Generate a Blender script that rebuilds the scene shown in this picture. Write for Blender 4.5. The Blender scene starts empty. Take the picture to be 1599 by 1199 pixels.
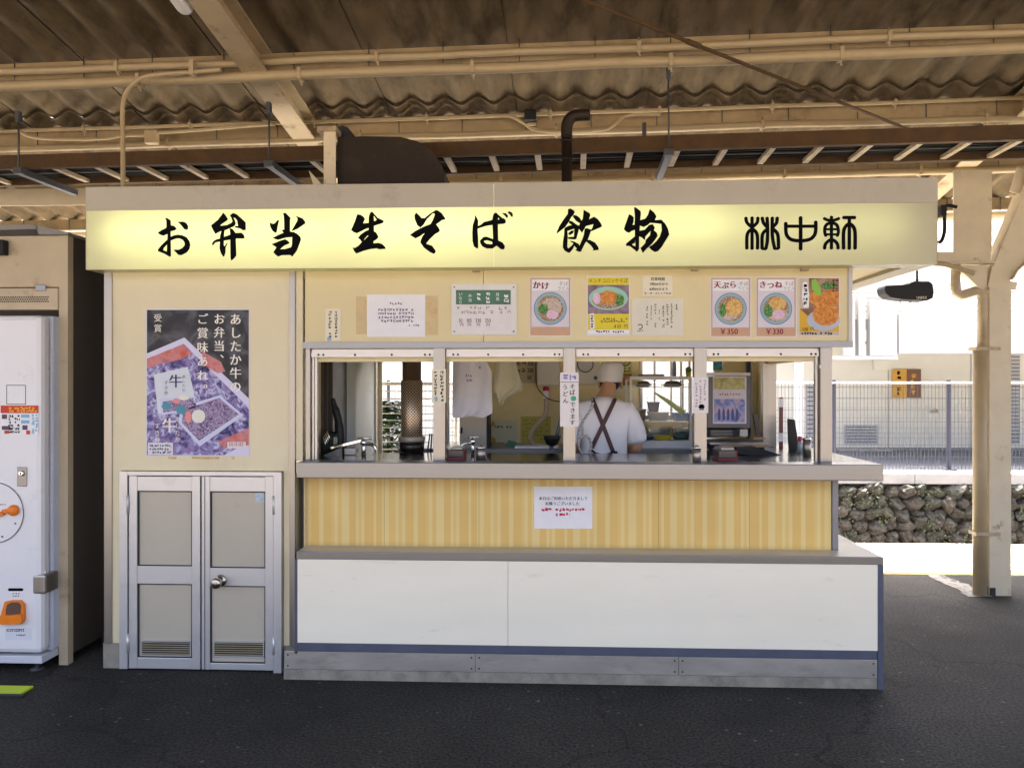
import bpy, bmesh, math, random
from mathutils import Vector, Matrix
from mathutils.geometry import tessellate_polygon
random.seed(7)
SC = bpy.context.scene
COL = SC.collection
R = math.radians

# ------------------------------------------------------------------ camera
F = 1244.0; EYE = 1.56; DIST = 4.147; YAW = R(2.5)
CX, CY = DIST*math.sin(YAW), -DIST*math.cos(YAW)
cam = bpy.data.cameras.new('camera'); cam.sensor_width = 36; cam.lens = F/1599*36
cam.clip_start = 0.05; cam.clip_end = 3000
camo = bpy.data.objects.new('camera', cam); COL.objects.link(camo)
camo.location = (CX, CY, EYE); camo.rotation_euler = (R(90), 0, YAW)
SC.camera = camo
# ------------------------------------------------------------------ sky, sun, exposure
w = bpy.data.worlds.new('World'); SC.world = w; w.use_nodes = True
wn = w.node_tree; sky = wn.nodes.new('ShaderNodeTexSky'); sky.sky_type = 'NISHITA'; sky.sun_disc = False
SUN_EL = R(76); SUN_AZ = R(12)
sky.sun_elevation = SUN_EL; sky.sun_rotation = SUN_AZ
sky.air_density = 0.5; sky.dust_density = 9.0; sky.ozone_density = 0.1
bg = wn.nodes['Background']; wn.links.new(sky.outputs[0], bg.inputs[0]); bg.inputs[1].default_value = 0.15
sd = bpy.data.lights.new('sun', 'SUN'); sd.energy = 5.0; sd.angle = R(0.5); sd.color = (1, 0.94, 0.84)
so = bpy.data.objects.new('sun', sd); COL.objects.link(so)
sv = Vector((math.sin(SUN_AZ)*math.cos(SUN_EL), math.cos(SUN_AZ)*math.cos(SUN_EL), math.sin(SUN_EL)))
so.rotation_euler = (-sv).to_track_quat('-Z', 'Y').to_euler(); so.location = (0, 0, 30)
vs = SC.view_settings; vs.view_transform = 'Standard'; vs.look = 'None'; vs.exposure = 3.2; vs.gamma = 1
SC.cycles.max_bounces = 10; SC.cycles.diffuse_bounces = 6; SC.cycles.transparent_max_bounces = 12
SC.cycles.use_denoising = True
SC.cycles.sample_clamp_indirect = 8

# ------------------------------------------------------------------ helpers
def q(px, py, Y):
    """photo pixel -> (X, Z) on the vertical plane at depth Y"""
    u = (px-799.5)/F; v = (599.5-py)/F
    fx, fy = -math.sin(YAW), math.cos(YAW); rx, ry = math.cos(YAW), math.sin(YAW)
    dx, dy = fx+u*rx, fy+u*ry
    t = (Y-CY)/dy
    return CX+dx*t, EYE+v*t
def qx(px, Y): return q(px, 600, Y)[0]
def qz(py, Y, px=800): return q(px, py, Y)[1]
def ground(px, py, z=0.0):
    u = (px-799.5)/F; v = (599.5-py)/F
    fx, fy = -math.sin(YAW), math.cos(YAW); rx, ry = math.cos(YAW), math.sin(YAW)
    t = (z-EYE)/v
    return Vector((CX+(fx+u*rx)*t, CY+(fy+u*ry)*t, z))
ROOF0, SLOPE = 3.70, 0.16
def roofz(Y): return ROOF0-SLOPE*Y
def rq(px, py, off=0.0):
    """photo pixel -> point on the canopy's underside"""
    u = (px-799.5)/F; v = (599.5-py)/F
    fx, fy = -math.sin(YAW), math.cos(YAW); rx, ry = math.cos(YAW), math.sin(YAW)
    dy = fy+u*ry
    t = (ROOF0+off-SLOPE*CY-EYE)/(v+SLOPE*dy)
    return Vector((CX+(fx+u*rx)*t, CY+dy*t, EYE+v*t))

def link(o, parent=None):
    COL.objects.link(o)
    if parent is not None: o.parent = parent
    return o
def tag(o, label, cat, group=None):
    o['label'] = label; o['category'] = cat
    if group: o['group'] = group
    return o
def thing(name, label, cat, loc=(0, 0, 0), group=None):
    o = bpy.data.objects.new(name, None); o.location = loc; o.empty_display_size = 0.1
    link(o); return tag(o, label, cat, group)

class MB:
    """collects shapes (world or thing-local coordinates) into one mesh"""
    def __init__(s): s.bm = bmesh.new()
    def box(s, x0, x1, y0, y1, z0, z1, bev=0.0):
        if x0 > x1: x0, x1 = x1, x0
        if y0 > y1: y0, y1 = y1, y0
        if z0 > z1: z0, z1 = z1, z0
        vs_ = [s.bm.verts.new(p) for p in ((x0,y0,z0),(x1,y0,z0),(x1,y1,z0),(x0,y1,z0),(x0,y0,z1),(x1,y0,z1),(x1,y1,z1),(x0,y1,z1))]
        fs = [s.bm.faces.new([vs_[i] for i in f]) for f in ((3,2,1,0),(4,5,6,7),(0,1,5,4),(1,2,6,5),(2,3,7,6),(3,0,4,7))]
        if bev > 0:
            es = list({e for f in fs for e in f.edges})
            bmesh.ops.bevel(s.bm, geom=es, offset=bev, segments=2, affect='EDGES', profile=0.5)
        return s
    def obox(s, c, ax, ay, az):
        """oriented box: centre and three half-axis vectors"""
        c, ax, ay, az = map(Vector, (c, ax, ay, az))
        vs_ = [s.bm.verts.new(c+i*ax+j*ay+k*az) for k in (-1, 1) for i, j in ((-1,-1),(1,-1),(1,1),(-1,1))]
        for f in ((3,2,1,0),(4,5,6,7),(0,1,5,4),(1,2,6,5),(2,3,7,6),(3,0,4,7)): s.bm.faces.new([vs_[i] for i in f])
        return s
    def bar(s, a, b, wd, ht):
        a, b = Vector(a), Vector(b); d = (b-a); L = d.length; d.normalize()
        up = Vector((0, 0, 1)) if abs(d.z) < 0.95 else Vector((0, 1, 0))
        sx = d.cross(up).normalized(); uz = sx.cross(d).normalized()
        return s.obox((a+b)/2, d*L/2, sx*wd/2, uz*ht/2)
    def tube(s, pts, r, seg=10, cap=True, close=False):
        pts = [Vector(p) for p in pts]; n = len(pts)
        rad = r if isinstance(r, (list, tuple)) else [r]*n
        rings = []; prev = None
        for i, p in enumerate(pts):
            if close: d = pts[(i+1) % n]-pts[i-1]
            else: d = (pts[min(i+1, n-1)]-pts[max(i-1, 0)])
            d.normalize()
            if prev is None:
                ref = Vector((0, 0, 1)) if abs(d.z) < 0.9 else Vector((1, 0, 0))
                a = d.cross(ref).normalized()
            else:
                a = (prev-d*prev.dot(d)).normalized()
            prev = a; b = d.cross(a)
            rings.append([s.bm.verts.new(p+rad[i]*(math.cos(t)*a+math.sin(t)*b)) for t in [2*math.pi*k/seg for k in range(seg)]])
        m = n if close else n-1
        for i in range(m):
            A, B = rings[i], rings[(i+1) % n]
            for k in range(seg):
                f = s.bm.faces.new((A[k], A[(k+1) % seg], B[(k+1) % seg], B[k])); f.smooth = True
        if cap and not close:
            s.bm.faces.new(rings[0][::-1]); s.bm.faces.new(rings[-1])
        return s
    def lathe(s, prof, c=(0, 0, 0), seg=20, axis='z', sx=1, sy=1):
        c = Vector(c); rings = []
        for r, h in prof:
            ring = []
            for k in range(seg):
                t = 2*math.pi*k/seg; x, y = r*math.cos(t)*sx, r*math.sin(t)*sy
                p = Vector((x, y, h)) if axis == 'z' else (Vector((x, -h, y)) if axis == 'y' else Vector((h, x, y)))
                ring.append(s.bm.verts.new(c+p))
            rings.append(ring)
        for A, B in zip(rings, rings[1:]):
            for k in range(seg):
                f = s.bm.faces.new((A[k], A[(k+1) % seg], B[(k+1) % seg], B[k])); f.smooth = True
        s.bm.faces.new(rings[0][::-1]); s.bm.faces.new(rings[-1])
        return s
    def prism(s, pts, y0, y1):
        """polygon [(x, z)...] extruded from y0 (front) to y1"""
        tri = tessellate_polygon([[Vector((p[0], p[1], 0)) for p in pts]])
        A = [s.bm.verts.new((p[0], y0, p[1])) for p in pts]; B = [s.bm.verts.new((p[0], y1, p[1])) for p in pts]
        for t in tri:
            try: s.bm.faces.new([A[i] for i in t]); s.bm.faces.new([B[i] for i in reversed(t)])
            except ValueError: pass
        n = len(pts)
        for i in range(n):
            try: s.bm.faces.new((A[i], A[(i+1) % n], B[(i+1) % n], B[i]))
            except ValueError: pass
        return s
    def sheet(s, grid, smooth=True):
        V = [[s.bm.verts.new(p) for p in row] for row in grid]
        for a, b in zip(V, V[1:]):
            for k in range(len(a)-1):
                f = s.bm.faces.new((a[k], a[k+1], b[k+1], b[k])); f.smooth = smooth
        return s
    def quad(s, pts):
        s.bm.faces.new([s.bm.verts.new(p) for p in pts]); return s
    def build(s, name, m, parent=None, recalc=True):
        if recalc: bmesh.ops.recalc_face_normals(s.bm, faces=s.bm.faces[:])
        me = bpy.data.meshes.new(name); s.bm.to_mesh(me); s.bm.free()
        if m is not None: me.materials.append(m)
        o = bpy.data.objects.new(name, me); link(o, parent)
        if parent is not None and parent.location.length > 0: o.matrix_parent_inverse = Matrix.Translation(-parent.location)
        return o
def box(name, m, parent, x0, x1, y0, y1, z0, z1, bev=0.0):
    return MB().box(x0, x1, y0, y1, z0, z1, bev).build(name, m, parent)
def stuff(o): o['kind'] = 'stuff'; return o
def struct(o): o['kind'] = 'structure'; return o
def smooth_path(P, n=8):
    P = [Vector(p) for p in P]; out = []
    for i in range(len(P)-1):
        a, b, c, d = P[max(i-1, 0)], P[i], P[i+1], P[min(i+2, len(P)-1)]
        for k in range(n):
            t = k/n
            out.append(0.5*((2*b)+(c-a)*t+(2*a-5*b+4*c-d)*t*t+(3*b-a-3*c+d)*t**3))
    out.append(P[-1]); return out

# ------------------------------------------------------------------ materials
MATS = {}
def pm(name, col, rough=0.6, metal=0.0, var=0.10, scale=6.0, bump=0.0, bscale=60.0, dirt=None, damt=0.5, dscale=2.5, dlo=0.5, dhi=0.75,
       stretch=(1, 1, 1), spec=0.5, rvar=0.1, coat=0.0):
    if name in MATS: return MATS[name]
    m = bpy.data.materials.new(name); m.use_nodes = True; nt = m.node_tree; N = nt.nodes; L = nt.links
    b = N['Principled BSDF']; b.inputs['Metallic'].default_value = metal
    b.inputs['Specular IOR Level'].default_value = spec
    if coat: b.inputs['Coat Weight'].default_value = coat; b.inputs['Coat Roughness'].default_value = 0.1
    g = N.new('ShaderNodeNewGeometry'); mp = N.new('ShaderNodeMapping'); mp.inputs['Scale'].default_value = stretch
    L.new(g.outputs['Position'], mp.inputs[0])
    n1 = N.new('ShaderNodeTexNoise'); n1.inputs['Scale'].default_value = scale; n1.inputs['Detail'].default_value = 6
    n1.inputs['Roughness'].default_value = 0.6
    L.new(mp.outputs[0], n1.inputs[0])
    mr = N.new('ShaderNodeMapRange'); mr.inputs[1].default_value = 0.25; mr.inputs[2].default_value = 0.75
    mr.inputs[3].default_value = 1-var; mr.inputs[4].default_value = 1+var
    L.new(n1.outputs[0], mr.inputs[0])
    vm = N.new('ShaderNodeVectorMath'); vm.operation = 'SCALE'; vm.inputs[0].default_value = col
    L.new(mr.outputs[0], vm.inputs['Scale']); out = vm.outputs[0]
    if dirt is not None:
        n2 = N.new('ShaderNodeTexNoise'); n2.inputs['Scale'].default_value = dscale; n2.inputs['Detail'].default_value = 8
        n2.inputs['Roughness'].default_value = 0.7
        L.new(mp.outputs[0], n2.inputs[0])
        r2 = N.new('ShaderNodeMapRange'); r2.inputs[1].default_value = dlo; r2.inputs[2].default_value = dhi
        r2.inputs[3].default_value = 0; r2.inputs[4].default_value = damt; r2.clamp = True
        L.new(n2.outputs[0], r2.inputs[0])
        mx = N.new('ShaderNodeMix'); mx.data_type = 'RGBA'
        L.new(r2.outputs[0], mx.inputs[0]); L.new(out, mx.inputs[6]); mx.inputs[7].default_value = (*dirt, 1)
        out = mx.outputs[2]
    L.new(out, b.inputs['Base Color'])
    mr2 = N.new('ShaderNodeMapRange'); mr2.inputs[3].default_value = max(0.02, rough-rvar); mr2.inputs[4].default_value = min(1, rough+rvar)
    L.new(n1.outputs[0], mr2.inputs[0]); L.new(mr2.outputs[0], b.inputs['Roughness'])
    if bump:
        n3 = N.new('ShaderNodeTexNoise'); n3.inputs['Scale'].default_value = bscale; n3.inputs['Detail'].default_value = 4
        L.new(mp.outputs[0], n3.inputs[0])
        bp = N.new('ShaderNodeBump'); bp.inputs['Strength'].default_value = bump; bp.inputs['Distance'].default_value = 0.01
        L.new(n3.outputs[0], bp.inputs['Height']); L.new(bp.outputs[0], b.inputs['Normal'])
    MATS[name] = m; return m
def flat(name, col, rough=0.45, spec=0.2): return pm(name, col, rough, var=0.04, scale=20, spec=spec, rvar=0.03)
def blotch(name, stops, scale=30, rough=0.35, detail=4, dist=0.6):
    """printed food picture: noise through a colour ramp"""
    if name in MATS: return MATS[name]
    m = bpy.data.materials.new(name); m.use_nodes = True; nt = m.node_tree; N = nt.nodes; L = nt.links
    b = N['Principled BSDF']; b.inputs['Roughness'].default_value = rough; b.inputs['Specular IOR Level'].default_value = 0.2
    g = N.new('ShaderNodeNewGeometry'); n = N.new('ShaderNodeTexNoise')
    n.inputs['Scale'].default_value = scale; n.inputs['Detail'].default_value = detail; n.inputs['Distortion'].default_value = dist
    L.new(g.outputs['Position'], n.inputs[0]); cr = N.new('ShaderNodeValToRGB'); el = cr.color_ramp.elements
    while len(el) > 1: el.remove(el[-1])
    for i, (p, c) in enumerate(stops):
        e = el[0] if i == 0 else el.new(p)
        e.position = p; e.color = (*c, 1)
    L.new(n.outputs[0], cr.inputs[0]); L.new(cr.outputs[0], b.inputs['Base Color'])
    MATS[name] = m; return m
def glass(name, tint=(1, 1, 1), refl=0.10, rough=0.02):
    if name in MATS: return MATS[name]
    m = bpy.data.materials.new(name); m.use_nodes = True; nt = m.node_tree; N = nt.nodes; L = nt.links
    for nn in list(N):
        if nn.type == 'BSDF_PRINCIPLED': N.remove(nn)
    o = N['Material Output']; t = N.new('ShaderNodeBsdfTransparent'); t.inputs[0].default_value = (*tint, 1)
    gl = N.new('ShaderNodeBsdfGlossy'); gl.inputs['Roughness'].default_value = rough
    fr = N.new('ShaderNodeFresnel'); fr.inputs[0].default_value = 1.45
    mx = N.new('ShaderNodeMixShader'); L.new(fr.outputs[0], mx.inputs[0]); L.new(t.outputs[0], mx.inputs[1]); L.new(gl.outputs[0], mx.inputs[2])
    L.new(mx.outputs[0], o.inputs[0]); MATS[name] = m; return m

M_wall = pm('cream_wall_paint', (0.68, 0.60, 0.39), 0.5, var=0.07, scale=2, dirt=(0.36, 0.27, 0.16), damt=0.35, dscale=1.6, dlo=0.52, dhi=0.85, stretch=(1, 1, 0.45), bump=0.02, bscale=90)
M_wallu = pm('upper_wall_paint', (0.65, 0.55, 0.30), 0.5, var=0.05, scale=2.5, dirt=(0.40, 0.28, 0.13), damt=0.45, dscale=2.2, dlo=0.55, dhi=0.85, stretch=(1, 1, 0.5))
M_int = pm('interior_wall', (0.74, 0.64, 0.34), 0.55, var=0.08, scale=3, dirt=(0.25, 0.2, 0.1), damt=0.4, dscale=2)
M_steel = pm('brushed_steel', (0.25, 0.25, 0.25), 0.33, 0.88, var=0.08, scale=3, stretch=(0.15, 1, 8), rvar=0.08)
M_steelv = pm('brushed_steel_upright', (0.36, 0.335, 0.295), 0.36, 0.85, var=0.08, scale=4, stretch=(8, 8, 0.2), rvar=0.08)
M_alu = pm('door_aluminium', (0.58, 0.58, 0.57), 0.38, 0.55, var=0.06, scale=4, dirt=(0.3, 0.3, 0.3), damt=0.3, dscale=6, dlo=0.58)
M_kick = pm('worn_kick_plate', (0.52, 0.49, 0.44), 0.45, 0.8, var=0.14, scale=6, dirt=(0.22, 0.19, 0.15), damt=0.6, dscale=11, dlo=0.52, dhi=0.8, bump=0.03, bscale=25, stretch=(0.5, 1, 1.6))
M_deck = pm('counter_deck_steel', (0.32, 0.32, 0.31), 0.16, 1.0, var=0.15, scale=8, rvar=0.05)
M_white = pm('white_panel', (0.86, 0.81, 0.645), 0.36, var=0.04, scale=2, dirt=(0.42, 0.38, 0.30), damt=0.45, dscale=7, dlo=0.60, dhi=0.80, stretch=(0.5, 1, 2.2))
M_bluet = pm('blue_grey_trim', (0.075, 0.085, 0.12), 0.45, var=0.15, scale=10)
M_conc = pm('base_concrete', (0.26, 0.24, 0.19), 0.9, var=0.25, scale=14, bump=0.3, bscale=80, dirt=(0.08, 0.07, 0.06), damt=0.6, dscale=8)
M_dpan = pm('door_panel', (0.45, 0.41, 0.32), 0.35, var=0.04, scale=3, dirt=(0.3, 0.27, 0.2), damt=0.35, dscale=9, dlo=0.6)
M_dark = pm('dark_rubber', (0.015, 0.015, 0.017), 0.6)
M_black = pm('black_plastic', (0.010, 0.010, 0.011), 0.45, spec=0.25)
M_ink = flat('black_ink', (0.004, 0.004, 0.005), 0.8, 0.05)
M_pap = flat('white_paper', (0.74, 0.73, 0.74), 0.5)
M_pap2 = flat('cream_paper', (0.72, 0.66, 0.50), 0.5)
M_lam = flat('laminated_paper', (0.66, 0.62, 0.60), 0.25, 0.5)
M_chrome = pm('chrome', (0.75, 0.75, 0.75), 0.12, 1.0, rvar=0.04)
M_rust = pm('rusty_iron', (0.070, 0.036, 0.010), 0.85, var=0.35, scale=9, dirt=(0.05, 0.03, 0.02), damt=0.8, dscale=5, bump=0.3, bscale=70)
M_paint = pm('canopy_paint', (0.62, 0.545, 0.39), 0.55, var=0.10, scale=5, dirt=(0.20, 0.09, 0.035), damt=0.85, dscale=7, dlo=0.60, dhi=0.72, bump=0.06, bscale=120)
M_pipe = pm('painted_conduit', (0.38, 0.30, 0.175), 0.5, var=0.10, scale=6, dirt=(0.3, 0.2, 0.1), damt=0.5, dscale=6, dlo=0.58)
M_grime = pm('grimy_canopy_paint', (0.30, 0.225, 0.120), 0.6, var=0.22, scale=5, dirt=(0.10, 0.055, 0.02), damt=0.8, dscale=4, dlo=0.52, dhi=0.75, bump=0.06, bscale=120)
M_galv = pm('galvanised_bracket', (0.07, 0.075, 0.08), 0.5, 0.4, var=0.2, scale=15)
M_brownm = pm('burnt_metal', (0.022, 0.014, 0.009), 0.6, 0.4, var=0.35, scale=9, dirt=(0.07, 0.04, 0.016), damt=0.5, dscale=6)
M_vm = pm('machine_white', (0.70, 0.70, 0.70), 0.3, var=0.02, scale=3)
M_orange = flat('orange_plastic', (0.75, 0.20, 0.02), 0.35)
M_glass = glass('window_glass')

# corrugated slate
def slate():
    m = pm('weathered_slate', (0.130, 0.095, 0.052), 0.9, var=0.32, scale=5, dirt=(0.016, 0.010, 0.005), damt=0.80, dscale=4.5, dlo=0.46, dhi=0.72, stretch=(1.7, 0.55, 1), bump=0.15, bscale=60)
    return m
M_slate = slate()
def asphalt():
    m = bpy.data.materials.new('asphalt'); m.use_nodes = True; nt = m.node_tree; N = nt.nodes; L = nt.links; b = N['Principled BSDF']
    g = N.new('ShaderNodeNewGeometry')
    na = N.new('ShaderNodeTexNoise'); na.inputs['Scale'].default_value = 0.75; na.inputs['Detail'].default_value = 9; na.inputs['Roughness'].default_value = 0.68; L.new(g.outputs['Position'], na.inputs[0])
    n1 = na
    cr = N.new('ShaderNodeValToRGB'); cr.color_ramp.elements[0].position = 0.32; cr.color_ramp.elements[0].color = (0.011, 0.0112, 0.0100, 1)
    cr.color_ramp.elements[1].position = 0.68; cr.color_ramp.elements[1].color = (0.036, 0.035, 0.031, 1); L.new(n1.outputs[0], cr.inputs[0])
    n2 = N.new('ShaderNodeTexNoise'); n2.inputs['Scale'].default_value = 75; n2.inputs['Detail'].default_value = 5; L.new(g.outputs['Position'], n2.inputs[0])
    mr = N.new('ShaderNodeMapRange'); mr.inputs[1].default_value = 0.3; mr.inputs[2].default_value = 0.7; mr.inputs[3].default_value = 0.15; mr.inputs[4].default_value = 2.0; L.new(n2.outputs[0], mr.inputs[0])
    sc = N.new('ShaderNodeVectorMath'); sc.operation = 'SCALE'; L.new(cr.outputs[0], sc.inputs[0]); L.new(mr.outputs[0], sc.inputs['Scale'])
    v = N.new('ShaderNodeTexVoronoi'); v.inputs['Scale'].default_value = 21; L.new(g.outputs['Position'], v.inputs[0])
    lt = N.new('ShaderNodeMath'); lt.operation = 'LESS_THAN'; lt.inputs[1].default_value = 0.19; L.new(v.outputs['Distance'], lt.inputs[0])
    sp = N.new('ShaderNodeSeparateColor'); L.new(v.outputs['Color'], sp.inputs[0])
    gt = N.new('ShaderNodeMath'); gt.operation = 'GREATER_THAN'; gt.inputs[1].default_value = 0.80; L.new(sp.outputs[0], gt.inputs[0])
    mu = N.new('ShaderNodeMath'); mu.operation = 'MULTIPLY'; L.new(lt.outputs[0], mu.inputs[0]); L.new(gt.outputs[0], mu.inputs[1])
    nb = N.new('ShaderNodeTexNoise'); nb.inputs['Scale'].default_value = 2.3; nb.inputs['Detail'].default_value = 3; L.new(g.outputs['Position'], nb.inputs[0])
    mk = N.new('ShaderNodeMapRange'); mk.inputs[1].default_value = 0.48; mk.inputs[2].default_value = 0.75; mk.inputs[3].default_value = 0.06; mk.inputs[4].default_value = 0.8; L.new(nb.outputs[0], mk.inputs[0])
    mu2 = N.new('ShaderNodeMath'); mu2.operation = 'MULTIPLY'; L.new(mk.outputs[0], mu2.inputs[1]); L.new(mu.outputs[0], mu2.inputs[0])
    mx = N.new('ShaderNodeMix'); mx.data_type = 'RGBA'; L.new(mu2.outputs[0], mx.inputs[0]); L.new(sc.outputs[0], mx.inputs[6]); mx.inputs[7].default_value = (0.22, 0.21, 0.18, 1)
    dp = N.new('ShaderNodeMix'); dp.data_type = 'RGBA'; dp.blend_type = 'LINEAR_LIGHT'; dp.inputs[0].default_value = 0.35; L.new(g.outputs['Position'], dp.inputs[6])
    nc = N.new('ShaderNodeTexNoise'); nc.inputs['Scale'].default_value = 1.6; nc.inputs['Detail'].default_value = 5; L.new(g.outputs['Position'], nc.inputs[0]); L.new(nc.outputs['Color'], dp.inputs[7])
    vc = N.new('ShaderNodeTexVoronoi'); vc.feature = 'DISTANCE_TO_EDGE'; vc.inputs['Scale'].default_value = 0.42; L.new(dp.outputs[2], vc.inputs[0])
    ck = N.new('ShaderNodeMapRange'); ck.inputs[1].default_value = 0.0; ck.inputs[2].default_value = 0.006; ck.inputs[3].default_value = 0.55; ck.inputs[4].default_value = 1.0; L.new(vc.outputs['Distance'], ck.inputs[0])
    fn = N.new('ShaderNodeVectorMath'); fn.operation = 'SCALE'; L.new(mx.outputs[2], fn.inputs[0]); L.new(ck.outputs[0], fn.inputs['Scale'])
    L.new(fn.outputs[0], b.inputs['Base Color']); b.inputs['Roughness'].default_value = 0.85; b.inputs['Specular IOR Level'].default_value = 0.22
    bp = N.new('ShaderNodeBump'); bp.inputs['Strength'].default_value = 0.7; bp.inputs['Distance'].default_value = 0.006; L.new(n2.outputs[0], bp.inputs['Height']); L.new(bp.outputs[0], b.inputs['Normal'])
    return m
M_asph = asphalt()
def stripes():
    """striped laminate: bands of several widths along X"""
    m = bpy.data.materials.new('striped_laminate'); m.use_nodes = True; nt = m.node_tree; N = nt.nodes; L = nt.links; b = N['Principled BSDF']
    g = N.new('ShaderNodeNewGeometry'); sx = N.new('ShaderNodeSeparateXYZ'); L.new(g.outputs['Position'], sx.inputs[0])
    md = N.new('ShaderNodeMath'); md.operation = 'FLOORED_MODULO'; md.inputs[1].default_value = 0.52; L.new(sx.outputs[0], md.inputs[0])
    dv = N.new('ShaderNodeMath'); dv.operation = 'DIVIDE'; dv.inputs[1].default_value = 0.52; L.new(md.outputs[0], dv.inputs[0])
    cr = N.new('ShaderNodeValToRGB'); cr.color_ramp.interpolation = 'CONSTANT'; el = cr.color_ramp.elements
    A, B, C, D = (0.67, 0.45, 0.13), (0.69, 0.49, 0.16), (0.71, 0.55, 0.22), (0.68, 0.47, 0.14)
    seq = [(0, A), (0.08, B), (0.11, C), (0.15, D), (0.19, C), (0.27, A), (0.34, C), (0.37, B), (0.40, C), (0.43, A), (0.53, C), (0.555, A), (0.62, C), (0.69, D), (0.76, C), (0.79, B), (0.83, C), (0.865, A), (0.95, C)]
    while len(el) > 1: el.remove(el[-1])
    for i, (p, c) in enumerate(seq):
        e = el[0] if i == 0 else el.new(p)
        e.position = p; e.color = (*c, 1)
    L.new(dv.outputs[0], cr.inputs[0])
    n = N.new('ShaderNodeTexNoise'); n.inputs['Scale'].default_value = 3; L.new(g.outputs['Position'], n.inputs[0])
    mr = N.new('ShaderNodeMapRange'); mr.inputs[3].default_value = 0.85; mr.inputs[4].default_value = 1.12; L.new(n.outputs[0], mr.inputs[0])
    sc = N.new('ShaderNodeVectorMath'); sc.operation = 'SCALE'; L.new(cr.outputs[0], sc.inputs[0]); L.new(mr.outputs[0], sc.inputs['Scale'])
    L.new(sc.outputs[0], b.inputs['Base Color']); b.inputs['Roughness'].default_value = 0.4
    return m
M_stripe = stripes()

# ------------------------------------------------------------------ lettering
GL = {}
def glyph(ch):
    if ch in GL: return GL[ch]
    c = bpy.data.curves.new('g', 'FONT'); c.body = ch; c.resolution_u = 2; c.fill_mode = 'FRONT'
    o = bpy.data.objects.new('g', c); COL.objects.link(o)
    dg = bpy.context.evaluated_depsgraph_get(); me = o.evaluated_get(dg).to_mesh()
    V = [(v.co.x, v.co.y) for v in me.vertices]; P = [tuple(p.vertices) for p in me.polygons]
    bpy.data.objects.remove(o); bpy.data.curves.remove(c)
    if V:
        ax = max(v[0] for v in V)+0.06
    else: ax = 0.4
    GL[ch] = (V, P, ax if ord(ch) < 0x2000 else 1.0); return GL[ch]
class Print(MB):
    """flat print on a vertical plane, given in photo pixels"""
    def __init__(s, Y): super().__init__(); s.Y = Y
    def poly(s, pts, dy=0.0, th=0.0004):
        s.prism([q(x, y, s.Y) for x, y in pts], s.Y-dy-th, s.Y-dy); return s
    def rect(s, x0, y0, x1, y1, dy=0.0, th=0.0004): return s.poly([(x0, y0), (x1, y0), (x1, y1), (x0, y1)], dy, th)
    def disc(s, cx, cy, rx, ry=None, dy=0.0, n=28, jit=0.0):
        ry = ry or rx
        return s.poly([(cx+rx*(1+random.uniform(-jit, jit))*math.cos(2*math.pi*k/n), cy+ry*(1+random.uniform(-jit, jit))*math.sin(2*math.pi*k/n)) for k in range(n)], dy)
    def char(s, ch, x, y, size, sx=1.0, bold=0, dy=0.0, rot=0.0):
        """top-left pixel and size of the em box"""
        V, P, ad = glyph(ch)
        for k in range(bold+1):
            ox = k*size*0.045
            vs_ = []
            for a, b in V:
                a2, b2 = a*size*sx, (0.88-b)*size
                if rot: a2, b2 = a2*math.cos(rot)-b2*math.sin(rot), a2*math.sin(rot)+b2*math.cos(rot)
                X, Z = q(x+ox+a2, y+b2, s.Y)
                vs_.append(s.bm.verts.new((X, s.Y-dy-0.0005-0.0002*k, Z)))
            for f in P:
                try: s.bm.faces.new([vs_[i] for i in f])
                except ValueError: pass
        return ad*size*sx
    def text(s, t, x, y, size, sx=1.0, bold=0, dy=0.0, gap=0.0):
        for ch in t: x += s.char(ch, x, y, size, sx, bold, dy)+gap
        return s
    def ctext(s, t, cx, y, size, sx=1.0, bold=0, dy=0.0):
        wd = sum(glyph(c)[2] for c in t)*size*sx
        return s.text(t, cx-wd/2, y, size, sx, bold, dy)
    def vtext(s, t, x, y, size, step=None, bold=0, dy=0.0, jit=0.0):
        step = step or size
        for ch in t:
            o = 0.55*size if ch in '、。' else 0
            s.char(ch, x+o+random.uniform(-jit, jit), y-o, size, 1, bold, dy, random.uniform(-jit, jit)*0.05); y += step
        return s
    def build(s, name, m, parent=None, recalc=True):
        o = super().build(name, m, parent, recalc)
        if name in ('lettering', 'screws') or 'print' in name or name.endswith('mark') or name.endswith('drawing') or name.startswith('printed'): o['kind'] = 'stuff'
        return o
    def squig(s, x0, y0, x1, y1, rows, cols, vertical=False, fill=0.9, dy=0.0, sw=0.16):
        """illegible small print: a few tiny strokes per cell"""
        cw, chh = (x1-x0)/cols, (y1-y0)/rows
        for r in range(rows):
            for c in range(cols):
                if random.random() > fill: continue
                cx, cy = x0+(c+.5)*cw, y0+(r+.5)*chh; e = min(cw, chh)*0.42; sw_ = sw*1.5
                for k in range(4):
                    if random.random() < 0.5:
                        yy = cy+random.uniform(-e, e); s.rect(cx-e*random.uniform(.4, 1), yy-e*sw_, cx+e*random.uniform(.4, 1), yy+e*sw_, dy+0.00003*k)
                    else:
                        xx = cx+random.uniform(-e, e); s.rect(xx-e*sw_, cy-e*random.uniform(.4, 1), xx+e*sw_, cy+e*random.uniform(.4, 1), dy+0.00003*k)
        return s
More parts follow.
